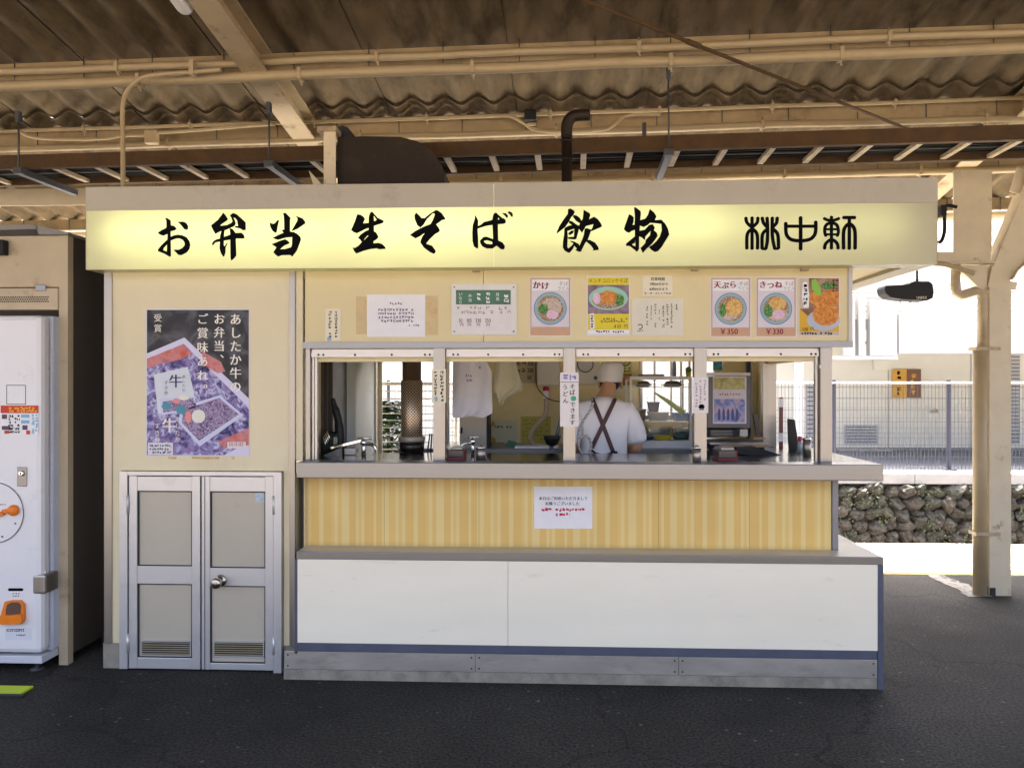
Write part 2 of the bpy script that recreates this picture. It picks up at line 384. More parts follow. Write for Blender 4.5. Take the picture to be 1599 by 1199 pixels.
# ================================================================== ground
M_ball = pm('track_ballast', (0.115, 0.095, 0.075), 0.95, var=0.35, scale=25, bump=0.8, bscale=40)
M_cstrip = pm('pale_concrete', (0.50, 0.48, 0.43), 0.85, var=0.12, scale=6, dirt=(0.3, 0.28, 0.24), damt=0.5, dscale=4)
M_yel = pm('yellow_paint', (0.62, 0.42, 0.05), 0.6, var=0.15, scale=15)
M_wline = pm('worn_white_paint', (0.22, 0.22, 0.21), 0.7, var=0.15, scale=12, dirt=(0.05, 0.05, 0.05), damt=1.0, dscale=14, dlo=0.50, dhi=0.62, spec=0.05)
g = MB().quad([(-900, -900, -1.1), (900, -900, -1.1), (900, 900, -1.1), (-900, 900, -1.1)]).build('track_bed', M_ball); struct(g)
YE = ground(800, 843).y          # platform's far edge
YL = ground(800, 888).y          # yellow line
NY = -5.6                        # near edge
o = MB().box(-60, 60, NY, YE, -1.095, -0.004).build('platform_slab', M_cstrip); struct(o)
o = MB().quad([(-60, NY+1.4, 0), (60, NY+1.4, 0), (60, YL-0.06, 0), (-60, YL-0.06, 0)]).build('platform_asphalt', M_asph); struct(o)
o = MB().quad([(-60, YL-0.06, 0.0005), (60, YL-0.06, 0.0005), (60, YE, 0.0005), (-60, YE, 0.0005)]).build('platform_edge_paving', M_cstrip); struct(o)
o = MB().quad([(-60, NY, 0.0005), (60, NY, 0.0005), (60, NY+1.4, 0.0005), (-60, NY+1.4, 0.0005)]).build('platform_near_edge_paving', M_asph); struct(o)
o = MB().quad([(-60, YL-0.055, 0.005), (60, YL-0.055, 0.005), (60, YL+0.06, 0.005), (-60, YL+0.06, 0.005)]).build('yellow_safety_line', M_yel); struct(o)
a, b, c, d = ground(1440, 893), ground(1458, 890), ground(1552, 932), ground(1515, 932)
mb = MB(); n = 14; grid = []
for i in range(n+1):
    t = i/n; p = a.lerp(d, t); r = b.lerp(c, t); j = random.uniform(-.02, .02)
    grid.append([(p.x+j, p.y, 0.004), (r.x+j*.6+random.uniform(-.02, .02), r.y, 0.004)])
o = mb.sheet(grid).build('painted_white_line', M_wline); struct(o)

# ================================================================== platform canopy
M_raft = pm('rafter_paint', (0.40, 0.32, 0.20), 0.6, var=0.12, scale=5, dirt=(0.14, 0.07, 0.025), damt=0.9, dscale=6, dlo=0.56, dhi=0.70)
ROT = (0, R(-0.35), R(-2.0))
can = thing('platform_canopy', 'cream steel platform roof of brown corrugated sheets over the food stall', 'canopy'); can.rotation_euler = ROT
RIDGE, EAVE, NEAVE = -0.95, 3.50, -5.6
WP, WA, NW = 0.232, 0.028, 4
SW = WP*NW
def wave_mesh(length, name):
    mb = MB(); n = NW*16+4; th = 0.007
    top = [[((i-2)/(NW*16)*SW-SW/2, y, WA*math.cos(2*math.pi*(i-2)/16)+th/2) for i in range(n+1)] for y in (-length/2, length/2)]
    bot = [[((i-2)/(NW*16)*SW-SW/2, y, WA*math.cos(2*math.pi*(i-2)/16)-th/2) for i in range(n+1)] for y in (-length/2, length/2)]
    mb.sheet(top); mb.sheet(bot); n_ = n
    for k in (0, 1):
        mb.sheet([top[k], bot[k]], smooth=False)
    for i in (0, n): mb.sheet([[top[0][i], top[1][i]], [bot[0][i], bot[1][i]]], smooth=False)
    bmesh.ops.recalc_face_normals(mb.bm, faces=mb.bm.faces[:])
    me = bpy.data.meshes.new(name); mb.bm.to_mesh(me); mb.bm.free(); me.materials.append(M_slate); return me
SL = math.atan(SLOPE)
def sheets(y0, y1, side, lift):
    me = wave_mesh((y1-y0)/math.cos(SL), 'roof_sheet')
    for i in range(-8, 8):
        o = bpy.data.objects.new('roof_sheet', me); link(o, can)
        ym = (y0+y1)/2
        z = (roofz(ym) if side > 0 else roofz(2*RIDGE-ym))
        o.location = (i*SW+0.36, ym, z+0.07+WA+lift)
        o.rotation_euler = (-SL*side, 0.011, 0)
sheets(RIDGE, 1.56, 1, 0.012); sheets(1.44, EAVE, 1, -0.012)
sheets(2*RIDGE-1.56, RIDGE, -1, 0.012)
PUR = [-0.16, 0.73, 1.62, 2.50, 3.38]
def purlin(y, z, s):
    mb = MB(); x0, x1 = -7.4, 7.4
    mb.box(x0, x1, y-0.006, y, z-0.05, z+0.055)
    mb.box(x0, x1, y, y+0.05, z-0.05, z-0.044); mb.box(x0, x1, y, y+0.05, z+0.049, z+0.055)
    mb.box(x0, x1, y+0.044, y+0.05, z-0.044, z-0.028)
    o = mb.build('purlin', M_grime, can)
    hk = MB()
    for i in range(-14, 15):
        x = i*WP*2+random.uniform(-.01, .01)
        hk.tube([(x, y-0.012, z+0.09), (x, y-0.012, z-0.055), (x, y+0.02, z-0.062)], 0.003, 5)
    stuff(hk.build('hook_bolts', M_galv, o))
for y in PUR: purlin(y, roofz(y), 1)
for y in (-1.75, -2.55, -3.35): purlin(y, roofz(2*RIDGE-y), -1)
def ibeam(mb, x, ys, zb, h, wf=0.16, t=0.012):
    """rafter along the slope; ys list, zb bottom heights"""
    for (ya, za), (yb, zb_) in zip(zip(ys, zb), zip(ys[1:], zb[1:])):
        def slab(x0, x1, lo, hi):
            vs_ = [mb.bm.verts.new(p) for p in ((x0, ya, za+lo), (x1, ya, za+lo), (x1, yb, zb_+lo), (x0, yb, zb_+lo), (x0, ya, za+hi), (x1, ya, za+hi), (x1, yb, zb_+hi), (x0, yb, zb_+hi))]
            for f in ((3,2,1,0),(4,5,6,7),(0,1,5,4),(1,2,6,5),(2,3,7,6),(3,0,4,7)): mb.bm.faces.new([vs_[i] for i in f])
        slab(x-wf/2, x+wf/2, 0, t); slab(x-wf/2, x+wf/2, h, h+t); slab(x-t/2, x+t/2, t, h)
XR = qx(486, 1.9)
XC = qx(1562, 1.95)
for x in (XR, XR+5.05, XR-4.6):
    mb = MB(); ibeam(mb, x, [RIDGE, 1.95], [roofz(RIDGE)-0.10, roofz(1.95)-0.10], 0.15); ibeam(mb, x, [1.95, EAVE-0.05], [roofz(1.95)-0.06, roofz(EAVE)-0.06], 0.11)
    mb.build('rafter', M_raft, can)
    mb = MB(); ibeam(mb, x, [RIDGE, 2*RIDGE-1.5], [roofz(RIDGE)-0.10, roofz(1.5)-0.10], 0.14); mb.build('rafter', M_raft, can)
# gutter on the far eave
mb = MB(); gz = roofz(EAVE)-0.02
mb.sheet([[(-7.4, EAVE+0.02+0.06-0.06*math.cos(t), gz-0.06*math.sin(t)) for t in [math.pi*k/8 for k in range(9)]], [(7.4, EAVE+0.02+0.06-0.06*math.cos(t), gz-0.06*math.sin(t)) for t in [math.pi*k/8 for k in range(9)]]])
mb.build('gutter', M_pipe, can)

def cthing(name, label, cat, group=None):
    t = thing(name, label, cat, group=group); t.rotation_euler = ROT; return t
# conduits running under the purlins
def conduit(label, y, dz, r, x0=-7, x1=7, sag=0.006, name='electrical_conduit', clampstep=1.15, off=0.3):
    t = cthing(name, label, 'conduit', 'conduits under the canopy')
    z = roofz(y)+dz
    pts = [(x0+(x1-x0)*i/24, y-0.035+random.uniform(-.003, .003), z+random.uniform(-sag, sag)) for i in range(25)]
    MB().tube(smooth_path(pts, 3), r, 10).build('pipe', M_pipe, t)
    x = x0+off
    while x < x1:
        mb = MB(); mb.tube([(x, y-0.035, z+r+0.035), (x, y-0.035-r-.004, z), (x, y-0.035, z-r-.012), (x+.008, y-0.03, z-r-.03)], 0.006, 6)
        mb.box(x-.012, x+.012, y-0.035-r-.006, y-0.035+r+.004, z-r-.005, z+r+.005, 0.003)
        mb.build('clamp', M_pipe, t); x += clampstep*random.uniform(.85, 1.1)
conduit('thick cream conduit slung just below the nearest purlin', 0.70, -0.115, 0.032)
conduit('thinner cream conduit tight against the nearest purlin', 0.68, -0.035, 0.022, clampstep=1.6)
conduit('cream conduit along the lower edge of the second purlin', 1.60, -0.085, 0.024, clampstep=1.4)
conduit('slim cream conduit along the upper edge of the second purlin', 1.58, 0.035, 0.014, clampstep=0.9)
conduit('bright cream pipe under the third purlin behind the cable tray', 2.48, -0.07, 0.028)
# bent gooseneck conduit at the left
p = [q(192, 300, 0.62), q(192, 230, 0.62), q(192, 165, 0.62), q(200, 140, 0.62), q(218, 124, 0.62), q(245, 117, 0.62), q(300, 113, 0.62), q(345, 109, 0.62)]
t = thing('bent_conduit', 'grey conduit rising from the stall roof and bending right at the left', 'conduit')
MB().tube(smooth_path([(a, 0.62, b) for a, b in p], 5), 0.014, 10).build('pipe', M_pipe, t)
for k in (6,):
    MB().box(p[k][0]-.015, p[k][0]+.015, 0.60, 0.66, p[k][1]-.02, p[k][1]+.07, .003).build('clamp', M_pipe, t)
# wavy thin conduit and junction box near second purlin
t = thing('junction_box', 'small cream junction box on the second purlin with curved conduits', 'junction box')
jx, jz = q(236, 214, 1.52)
MB().box(jx-.045, jx+.045, 1.50, 1.56, jz-.05, jz+.05, .01).build('box', M_pipe, t)
MB().tube(smooth_path([(*[(q(x, y, 1.53)) for x, y in [(X_, Y_)]][0][:1], 1.53, q(X_, Y_, 1.53)[1]) for X_, Y_ in ((30, 205), (48, 214), (80, 217), (130, 218), (170, 216), (195, 212), (232, 212))], 5), 0.012, 8).build('conduit', M_pipe, t)
MB().tube(smooth_path([(q(X_, Y_, 1.53)[0], 1.53, q(X_, Y_, 1.53)[1]) for X_, Y_ in ((240, 208), (300, 204), (360, 199), (430, 194))], 5), 0.013, 8).build('conduit', M_pipe, t)
t = thing('dipping_conduit', 'cream conduit dipping below the second purlin behind the exhaust elbow', 'conduit')
MB().tube(smooth_path([(q(X_, Y_, 1.5)[0], 1.5, q(X_, Y_, 1.5)[1]) for X_, Y_ in ((775, 181), (800, 183), (818, 192), (835, 203), (870, 206), (940, 203), (960, 194), (980, 181), (1030, 179))], 5), 0.013, 8).build('pipe', M_pipe, t)
# cable ladder
lad = cthing('cable_tray', 'rusty ladder cable tray full of black cables slung under the canopy', 'cable tray')
LY0, LY1, LZ = 0.85, 1.27, 3.0
for y in (LY0, LY1):
    mb = MB(); mb.box(-7, 7, y-.004, y, LZ, LZ+.09); mb.box(-7, 7, y, y+.035, LZ, LZ+.004); mb.box(-7, 7, y, y+.03, LZ+.086, LZ+.09); mb.build('rail', M_rust, lad)
x = -6.9
M_rung = pm('rung_paint', (0.42, 0.34, 0.22), 0.6, var=0.2, scale=20, dirt=(0.15, 0.07, 0.03), damt=0.8, dscale=9)
while x < 7:
    box('rung', M_rung, lad, x-.018, x+.018, LY0+.036, LY1-.005, LZ+.006, LZ+.03); x += 0.292
M_cab = pm('cable_black', (0.004, 0.004, 0.004), 0.7, spec=0.1)
M_cabg = pm('cable_grey', (0.04, 0.038, 0.033), 0.6)
for k in range(13):
    y = LY0+.06+k*.026; r = random.uniform(.008, .013)
    pts = [(-7+14*i/18, y+random.uniform(-.008, .008), LZ+.032+r+random.uniform(0, .006)) for i in range(19)]
    MB().tube(smooth_path(pts, 3), r, 6).build('cable', M_cabg if k in (3, 8) else M_cab, lad)
def hanger(label, x, y, zt, brace=None):
    t = cthing('hanger_rod', label, 'hanger rod', 'rods holding the cable tray')
    MB().tube([(x, y, LZ-.03), (x, y, zt)], 0.006, 6).build('rod', M_galv, t)
    MB().box(x-.014, x+.014, y-.02, y+.02, zt-.07, zt, .004).build('clamp', M_galv, t)
    MB().box(x-.03, x+.03, y-.02, y+.02, LZ-.05, LZ-.01, .004).build('nut_plate', M_galv, t)
    MB().bar((x, y, LZ-.03), (x+brace, LY1+.12, LZ-.03), .041, .041).build('cross_channel', M_galv, t)
hanger('thin rod holding the cable tray right of the exhaust elbow', qx(1046, 0.80)-0.02, 0.80, roofz(.73)-.10, 0.0)
hanger('thin rod holding the cable tray left of the sloping rafter', qx(413, 0.80), 0.80, 3.36, 0.0)
hanger('thin rod holding the cable tray at the far left edge', qx(8, 0.80), 0.80, 3.36, 0.0)
# diagonal rusty tie rod
t = thing('tie_rod', 'thin rusty brace rod running diagonally under the corrugated roof', 'tie rod')
A, B = rq(900, -4, -0.17), rq(1432, 208, -0.17)
mb = MB(); mb.tube([A, A.lerp(B, .5), B], 0.011, 8); mb.build('rod', M_rust, t)
for f in (.28, .62):
    c = A.lerp(B, f); dd = (B-A).normalized(); MB().tube([c-dd*.05, c+dd*.05], 0.016, 8).build('turnbuckle', M_rust, t)
# fluorescent fitting by the rafter
lx, lz = q(292, 12, 0.12)
t = thing('tube_light_fitting', 'unlit white tube light fitting beside the sloping rafter', 'light fitting')
mb = MB(); pr = [Vector((lx-0.02, 0.15-0.04*0, lz))]
d = Vector((0, 1, -SLOPE)).normalized(); e = Vector((lx-.01, 0.16, lz))
mb.tube([e-d*1.3, e-d*.06, e-d*.03, e-d*.01, e], [.05, .05, .045, .032, .008], 14); mb.build('cover', M_vm, t)
MB().bar(e-d*1.25+Vector((.05, 0, .02)), e-d*.06+Vector((.05, 0, .02)), .05, .06).build('housing', M_paint, t)
# small black camera under second purlin
kx, kz = q(828, 182, 1.45)
t = thing('small_camera', 'tiny black box camera fixed under the second purlin', 'camera')
MB().box(kx-.042, kx+.042, 1.42, 1.56, kz-.035, kz+.04, .008).build('body', M_black, t)
MB().box(kx-.02, kx+.04, 1.47, 1.53, kz-.06, kz-.036, .004).build('bracket', M_pipe, t)
for i, (px, py) in enumerate(((1006, 203),)):
    kx, kz = q(px, py, 1.4); t = thing('cable_clip', 'small black cable clip hanging under the second purlin', 'clip')
    MB().box(kx-.014, kx+.014, 1.39, 1.42, kz-.05, kz+.05, .004).build('clip_body', M_galv, t)

# ================================================================== columns
def column_main():
    t = thing('canopy_column', 'cream painted steel canopy column with curved bracket standing right of the stall', 'column', (XC, 1.95, 0))
    Y0, Y1 = 1.88, 2.03
    L0, L1 = qx(1545, Y0), qx(1579, Y0)
    zt = 3.36
    mb = MB(); mb.box(L0, L1, Y0, Y0+.012, 0.0, qz(452, Y0)); mb.box(L0, L1, Y1-.012, Y1, 0, qz(452, Y0)); mb.box((L0+L1)/2-.01, (L0+L1)/2+.01, Y0+.012, Y1-.012, 0, qz(452, Y0))
    mb.build('post', M_paint, t)
    # flaring head: bends to the right and up
    P = lambda pts: [q(x, y, Y0) for x, y in pts]
    L = [(1545, 452), (1553, 415), (1566, 382), (1582, 345), (1600, 300), (1612, 262)]
    Rr = [(1579, 448), (1582, 436), (1590, 422), (1606, 408), (1640, 396), (1700, 388), (1700, 262)]
    MB().prism(P(L+Rr[::-1]), Y0+.03, Y0+.055).build('bracket', M_paint, t)
    mb = MB(); pl = P(L); 
    for a, b in zip(pl, pl[1:]): mb.bar((a[0], 1.95, a[1]), (b[0], 1.95, b[1]), .14, .012)
    mb.build('bracket_flange', M_paint, t)
    mb = MB(); pl = P(Rr[:-1])
    for a, b in zip(pl, pl[1:]): mb.bar((a[0], 1.95, a[1]), (b[0], 1.95, b[1]), .14, .012)
    mb.build('bracket_flange', M_paint, t)
    # wide plate above the tie beam
    a, b = q(1496, 392, Y0), q(1556, 262, Y0)
    MB().box(a[0], b[0]+.0, Y0+.06, Y0+.075, a[1], b[1]).build('head_plate', M_paint, t)
    tb = q(1300, 411, Y0)[1]; tt = q(1300, 394, Y0)[1]
    mb = MB(); mb.box(qx(1180, Y0), L0+.02, Y0+.02, Y0+.03, tb, tt); mb.box(qx(1180, Y0), L0+.02, Y0-.03, Y0+.10, tb-.012, tb); mb.build('tie_beam', M_paint, t)
    g = P([(1497, 413), (1546, 413), (1546, 458)])
    MB().prism(g, Y0+.04, Y0+.05).build('gusset', M_paint, t)
    a, b = P([(1495, 413), (1546, 460)]); MB().bar((a[0], Y0+.045, a[1]), (b[0], Y0+.045, b[1]), .05, .012).build('gusset_flange', M_paint, t)
    MB().tube(smooth_path([(x, Y0-.04, z) for x, z in P([(1440, 413), (1470, 414), (1495, 422), (1516, 428)])], 4), .02, 8).build('curved_pipe', M_pipe, t)
column_main()
t = thing('downpipe', 'cream rainwater downpipe strapped to the column right of the stall', 'downpipe', (qx(1530, 1.9), 1.9, 0))
Yp = 1.90; x1 = qx(1530, Yp); x2 = qx(1534, Yp)
MB().tube([(x1, Yp, 0), (x1, Yp, qz(548, Yp))], .048, 16).build('pipe', M_pipe, t)
MB().tube([(x2, Yp+.0, qz(547, Yp)), (x2, Yp, qz(470, Yp)), (x2-.01, Yp, qz(462, Yp)), (x2-.05, Yp, qz(458, Yp)), (qx(1500, Yp), Yp, qz(465, Yp)), (qx(1494, Yp), Yp, qz(460, Yp)), (qx(1492, Yp), Yp, qz(450, Yp)), (qx(1492, Yp), Yp, qz(414, Yp))], .034, 12).build('upper_pipe', pm('old_pipe', (0.42, 0.34, 0.22), 0.5, var=.2, scale=8, dirt=(.2, .12, .06), damt=.7, dscale=5), t)
for py in (546, 826):
    MB().box(x1-.056, x1+.12, Yp-.056, Yp-.045, qz(py, Yp)-.012, qz(py, Yp)+.012).box(x1-.056, x1-.05, Yp-.045, Yp+.05, qz(py, Yp)-.012, qz(py, Yp)+.012).build('strap', M_rung, t)
MB().box(x1+.06, x1+.10, Yp-.03, Yp+.02, 0, .06, .004).build('foot_bracket', M_dark, t)
for X_ in (-4.55,):
    t = thing('canopy_column', 'cream canopy column partly hidden behind the vending machine shelter', 'column', (X_, 1.95, 0))
    mb = MB(); mb.box(X_-.08, X_+.08, 1.88, 1.892, 0, 3.4); mb.box(X_-.08, X_+.08, 2.0, 2.012, 0, 3.4); mb.box(X_-.006, X_+.006, 1.892, 2.0, 0, 3.4); mb.build('post', M_paint, t)
    for s in (-1, 1): MB().bar((X_, 1.93, 2.55), (X_+.55*s, 1.93, 3.1), .04, .04).build('brace', M_paint, t)
    MB().box(X_-1.5, X_+3.2, 1.90, 1.91, 2.95, 3.08).build('tie_beam', M_paint, t)
# ================================================================== stall
kio = thing('noodle_stall', 'cream platform noodle stall with steel counter, striped front and double door', 'stall', (0.25, 0.9, 0))
YW = 0.13; YB = 1.80
KL, KR = qx(166, YW), qx(1303, YW)
DX = qx(460, YW)                       # end of the door wall
UR = qx(1324, YW)
ZW0 = 0.06; ZS = qz(417, 0); ZT = qz(285, 0)
HD0, HD1 = qz(547, YW), qz(534, YW)    # header band
ZC0, ZC1 = qz(748, 0), qz(723, 0)      # counter slab
# door wall
mb = MB(); x0, x1 = qx(190, YW), qx(443, YW); zd = qz(737, YW)
mb.box(KL, x0, YW, YW+.05, .14, ZS+.06); mb.box(x0, x1, YW, YW+.05, zd, ZS+.06); mb.box(x1, DX, YW, YW+.05, .14, ZS+.06)
mb.build('front_wall', M_wall, kio)
box('wall_footing', M_conc, kio, KL-.02, x0, YW+.004, YW+.05, 0, .139); box('wall_footing', M_conc, kio, x1, DX, YW+.004, YW+.05, 0, .139)
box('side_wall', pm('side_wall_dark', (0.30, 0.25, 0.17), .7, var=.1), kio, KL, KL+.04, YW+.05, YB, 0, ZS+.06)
mb = MB(); mb.box(KL-.008, KL+.035, YW-.008, YW, .14, ZS); mb.box(KL-.008, KL, YW, YW+.04, .14, ZS); mb.build('corner_trim', M_steelv, kio)
mb = MB(); mb.box(qx(453, YW), DX+.005, YW-.012, YW, .14, ZS); mb.build('corner_trim', M_steelv, kio)
# vertical end panel between door wall and recess
box('return_panel', M_wall, kio, DX+.006, qx(476, YW+.04), YW, YW+.02, ZC1, ZS+.06)
box('return_panel', M_wall, kio, DX-.02, DX+.0, YW+.05, YB, 0, ZS)
# upper wall, two panels with a seam
xs = qx(755, YW)
box('upper_panel', M_wallu, kio, qx(476, YW)+.002, xs-.0015, YW, YW+.03, HD1, ZS+.06)
box('upper_panel', M_wallu, kio, xs+.0015, UR, YW, YW+.03, HD1, ZS+.06)
box('upper_edge_trim', M_steelv, kio, UR+.0005, UR+.022, YW-.006, YW+.04, HD1-.01, ZS)
box('upper_side_wall', M_wallu, kio, UR-.03, UR, YW+.042, YB, HD1, ZS+.06)
box('header', M_steel, kio, qx(474, YW), UR+.02, YW-.018, YW+.03, HD0+.012, HD1)
box('header_back', M_wallu, kio, qx(476, YW), KR, YW+.03, YW+.05, HD0-.06, HD0+.012)
for px in (744, 1084, 1255):
    cx, cz = q(px, 420 if px < 1000 else 418, YW); box('wall_bracket', M_pipe, kio, cx-.02, cx+.02, YW-.03, YW, cz-.02, cz+.015, .003)
# window posts with frames
PO = [(677, 695.5), (879.5, 898.5), (1083.5, 1103), (1280, 1298)]
for a, b in PO:
    box('post', M_steelv, kio, qx(a, YW), qx(b, YW), YW-.012, YW+.045, ZC1, HD0+.012, .002)
jx0, jx1 = qx(482, YW), qx(486, YW)
box('post', M_steelv, kio, qx(478, YW), qx(485, YW), YW-.01, YW+.045, ZC1, HD0+.012, .002)
OP = [(486, 677), (697, 879), (900, 1083), (1104, 1279)]
M_sash = pm('sash_aluminium', (0.55, 0.52, 0.47), .4, .7, var=.08)
for i, (a, b) in enumerate(OP):
    xa, xb = qx(a, YW), qx(b, YW); zt = HD0+.008
    mb = MB(); mb.box(xa, xb, YW+.0, YW+.03, qz(557, YW), qz(550, YW)); mb.box(xa, xb, YW+.008, YW+.024, qz(550, YW), zt)
    o = mb.build('window_rail', M_sash, kio)
    sc = MB()
    for f in (.06, .1, .36, .66, .93, .97):
        px_, pz = xa+(xb-xa)*f, qz(553.5, YW); sc.lathe([(.006, 0), (.006, .003), (.002, .004)], (px_, YW-.0005, pz), 8, 'y')
    stuff(sc.build('screws', M_dark, o))
for px in (488, 492.5, 1276):
    box('sash_stile', M_sash, kio, qx(px-1.6, YW), qx(px+1.6, YW), YW+.012, YW+.04, ZC1, HD0-.03)
# counter slab, L shaped, with deck
CL, CR = qx(463, 0), qx(1380, 0)
mb = MB(); mb.box(CL, CR, 0, YW-.0, ZC0, ZC1, .004); mb.build('counter_front', M_steel, kio)
box('counter_deck', M_deck, kio, DX+.01, KR, YW, .62, ZC0+.01, ZC1-.002)
box('counter_side', M_deck, kio, KR-.30, CR, YW+.001, 1.15, ZC0+.008, ZC1-.001)
box('counter_end', M_deck, kio, KR-.29, CR-.03, 1.151, 1.45, ZC0+.008, ZC1-.001)
# striped panel (recessed) and its frame
YP = 0.17
mb = MB(); mb.box(qx(478, YP), qx(1298, YP), YP, YP+.02, .66, ZC0); mb.build('striped_panel', M_stripe, kio)
box('recess_end', M_wall, kio, CL+.002, qx(478, YP), YW-.0, YP+.018, .66, ZC0)
box('recess_post', pm('recess_post_grey', (.22, .22, .24), .4, .5), kio, qx(1299, YP), qx(1308, YP), YP-.01, YP+.03, .66, ZC0)
mb = MB()
for px in (600, 748, 1028, 1170): mb.box(qx(px, YP)-.001, qx(px, YP)+.001, YP-.0008, YP, .67, ZC0)
stuff(mb.build('panel_joints', pm('joint_brown', (.3, .2, .06), .7), kio))
box('side_panel', M_wall, kio, KR-.04, KR-.01, YP+.031, YB, 0.65, ZC0)
# ledge box
ZL0, ZL1 = qz(876, 0), qz(864, 0)
box('ledge_edge', M_steel, kio, CL, CR, 0, .012, ZL0, ZL1+.0, .002)
box('ledge_top', pm('ledge_top_laminate', (.55, .50, .38), .4, var=.06, dirt=(.3, .24, .14), damt=.4, dscale=5), kio, CL, CR-.002, .0122, YP+.0, ZL1-.02, ZL1-.002)
box('ledge_top', MATS['ledge_top_laminate'], kio, KR-.02, CR-.002, YP+.0004, 1.35, ZL1-.02, ZL1-.002)
xm = qx(793, 0); zb, zt = qz(1008, 0), ZL0
box('front_panel', M_white, kio, CL+.004, xm-.001, .004, .03, zb, zt-.001)
box('front_panel', M_white, kio, xm+.001, qx(1371, 0), .004, .03, zb, zt-.001)
box('panel_trim', M_bluet, kio, CL, qx(1371, 0), .008, .03, qz(1022, 0), zb-.0005)
box('corner_trim', M_bluet, kio, qx(1371.5, 0), CR, .002, .03, .0, zt-.001)
box('corner_trim', M_bluet, kio, CL-.012, CL+.003, .006, YW-.013, .14, zt)
box('ledge_side', M_white, kio, CR-.03, CR-.004, .031, 1.35, .05, ZL1-.021)
zk = qz(1022.5, 0)
xk0 = qx(444, .01)
cuts = [xk0, qx(742, 0), qx(1060, 0), qx(1371, 0)]
for a, b in zip(cuts, cuts[1:]): 
    o = box('kick_plate', M_kick, kio, a+.0008, b-.0008, .006, .02, .058, zk, .001)
    mb = MB()
    for sx_ in (a+.02, b-.02):
        for zz in (.075, zk-.018): mb.lathe([(.005, 0), (.004, .002)], (sx_, .0055, zz), 8, 'y')
    stuff(mb.build('screws', M_rust, o))
box('base_strip', M_conc, kio, xk0-.004, qx(1372, 0), .012, .04, 0, .057)
# counter carcass behind striped panel & ledge (dark inside)
box('carcass', pm('carcass_dark', (.12, .1, .08), .8), kio, DX+.01, KR-.05, YP+.05, .55, .02, ZC0)
# roof
box('roof', pm('stall_roof', (.30, .26, .2), .8), kio, KL-.02, UR, YW+.06, YB+.1, ZS+.02, ZS+.06)
o = box('ceiling_panel', pm('ceiling_white', (.82, .80, .72), .6, var=.04), kio, DX+.02, UR-.05, YW+.06, YB, ZS-.03, ZS+.015)
box('floor', pm('stall_floor', (.45, .43, .38), .6, var=.1), kio, DX+.02, KR-.06, .56, YB, .004, .02)
# ---- double door
dr = []
fx0, fx1 = qx(191, YW), qx(442, YW); fz1 = qz(738, YW)
mb = MB(); mb.box(fx0, qx(203, YW), YW-.03, YW+.03, 0.01, fz1); mb.box(qx(430, YW), fx1, YW-.03, YW+.03, 0.0, fz1); mb.box(qx(203, YW), qx(430, YW), YW-.028, YW+.03, qz(744, YW), fz1)
mb.build('door_frame', M_alu, kio)
def door(pxa, pxb, knob, rails):
    xa, xb = qx(pxa, YW), qx(pxb, YW); ya, yb = YW-.022, YW+.014
    z0, z1 = .010, qz(745, YW)
    st = .045
    mb = MB(); mb.box(xa, xa+st, ya, yb, z0, z1, .002); mb.box(xb-st, xb, ya, yb, z0, z1, .002)
    zs = []
    for (pa, pb) in rails:
        za, zb_ = max(qz(pb, YW), z0), qz(pa, YW); zs.append((za, zb_)); mb.box(xa+st+.0004, xb-st-.0004, ya+.002, yb, za, zb_, .002)
    d = mb.build('door', M_alu, kio)
    box('panel', M_dpan, d, xa+st, xb-st, ya+.016, ya+.022, zs[0][0], zs[-1][1])
    gk = MB(); 
    for (a, b) in ((zs[0][1], zs[1][0]), (zs[1][1], zs[2][0])):
        for X_ in (xa+st, xb-st-.006): gk.box(X_, X_+.006, ya+.006, ya+.0155, a, b)
        gk.box(xa+st+.0062, xb-st-.0062, ya+.006, ya+.0155, b-.005, b); gk.box(xa+st+.0062, xb-st-.0062, ya+.006, ya+.0155, a, a+.005)
    gk.build('gasket', M_dark, d)
    # louvre vent
    vx0, vx1, vz0, vz1 = xa+st+.016, xb-st-.01, qz(1031, YW), qz(1006, YW)
    mb = MB(); mb.box(vx0, vx1, ya+.008, ya+.0158, vz0, vz0+.006); mb.box(vx0, vx1, ya+.008, ya+.0158, vz1-.006, vz1); mb.box(vx0, vx0+.005, ya+.008, ya+.0158, vz0+.006, vz1-.006); mb.box(vx1-.005, vx1, ya+.008, ya+.0158, vz0+.006, vz1-.006)
    mb.build('vent_frame', M_alu, d)
    box('vent_shadow', M_dark, d, vx0+.005, vx1-.005, ya+.0152, ya+.0159, vz0+.006, vz1-.006)
    M_sl = pm('louvre_slat', (.42, .36, .22), .5, .3)
    for k in range(6):
        zz = vz0+.012+(vz1-vz0-.02)*k/5.5
        MB().obox(((vx0+vx1)/2, ya+.011, zz), ((vx1-vx0)/2-.006, 0, 0), (0, .004, -.003), (0, .0006, .0009)).build('slat', M_sl, d)
    hx = xa-.004 if knob is None else xb+.004
    for zz in (qz(790, YW), qz(1010, YW)):
        MB().tube([(hx, ya-.004, zz-.05), (hx, ya-.004, zz+.05)], .008, 8).build('hinge', M_alu, d)
    if knob:
        cx, cz = q(347, 905, YW); 
        k = MB().lathe([(.034, 0), (.034, .004), (.028, .010), (.016, .013), (.015, .04), (.026, .046), (.030, .056), (.028, .068), (.020, .074), (.004, .076)], (cx, ya+.002, cz), 22, 'y').build('door_knob', pm('worn_brass_knob', (.45, .40, .33), .25, 1.0), d)
        MB().box(xa+.016, xa+.02, ya-.001, ya+.0, z0, z1).build('meeting_strip', M_dark, d)
        st_ = Print(ya+.016); st_.rect(399, 767, 415, 784); st_.build('faded_sticker', pm('faded_sticker', (.42, .50, .55), .6, var=.2, scale=60), d)
    return d
door(204.5, 315, None, ((1033, 1060), (888, 916), (746, 769)))
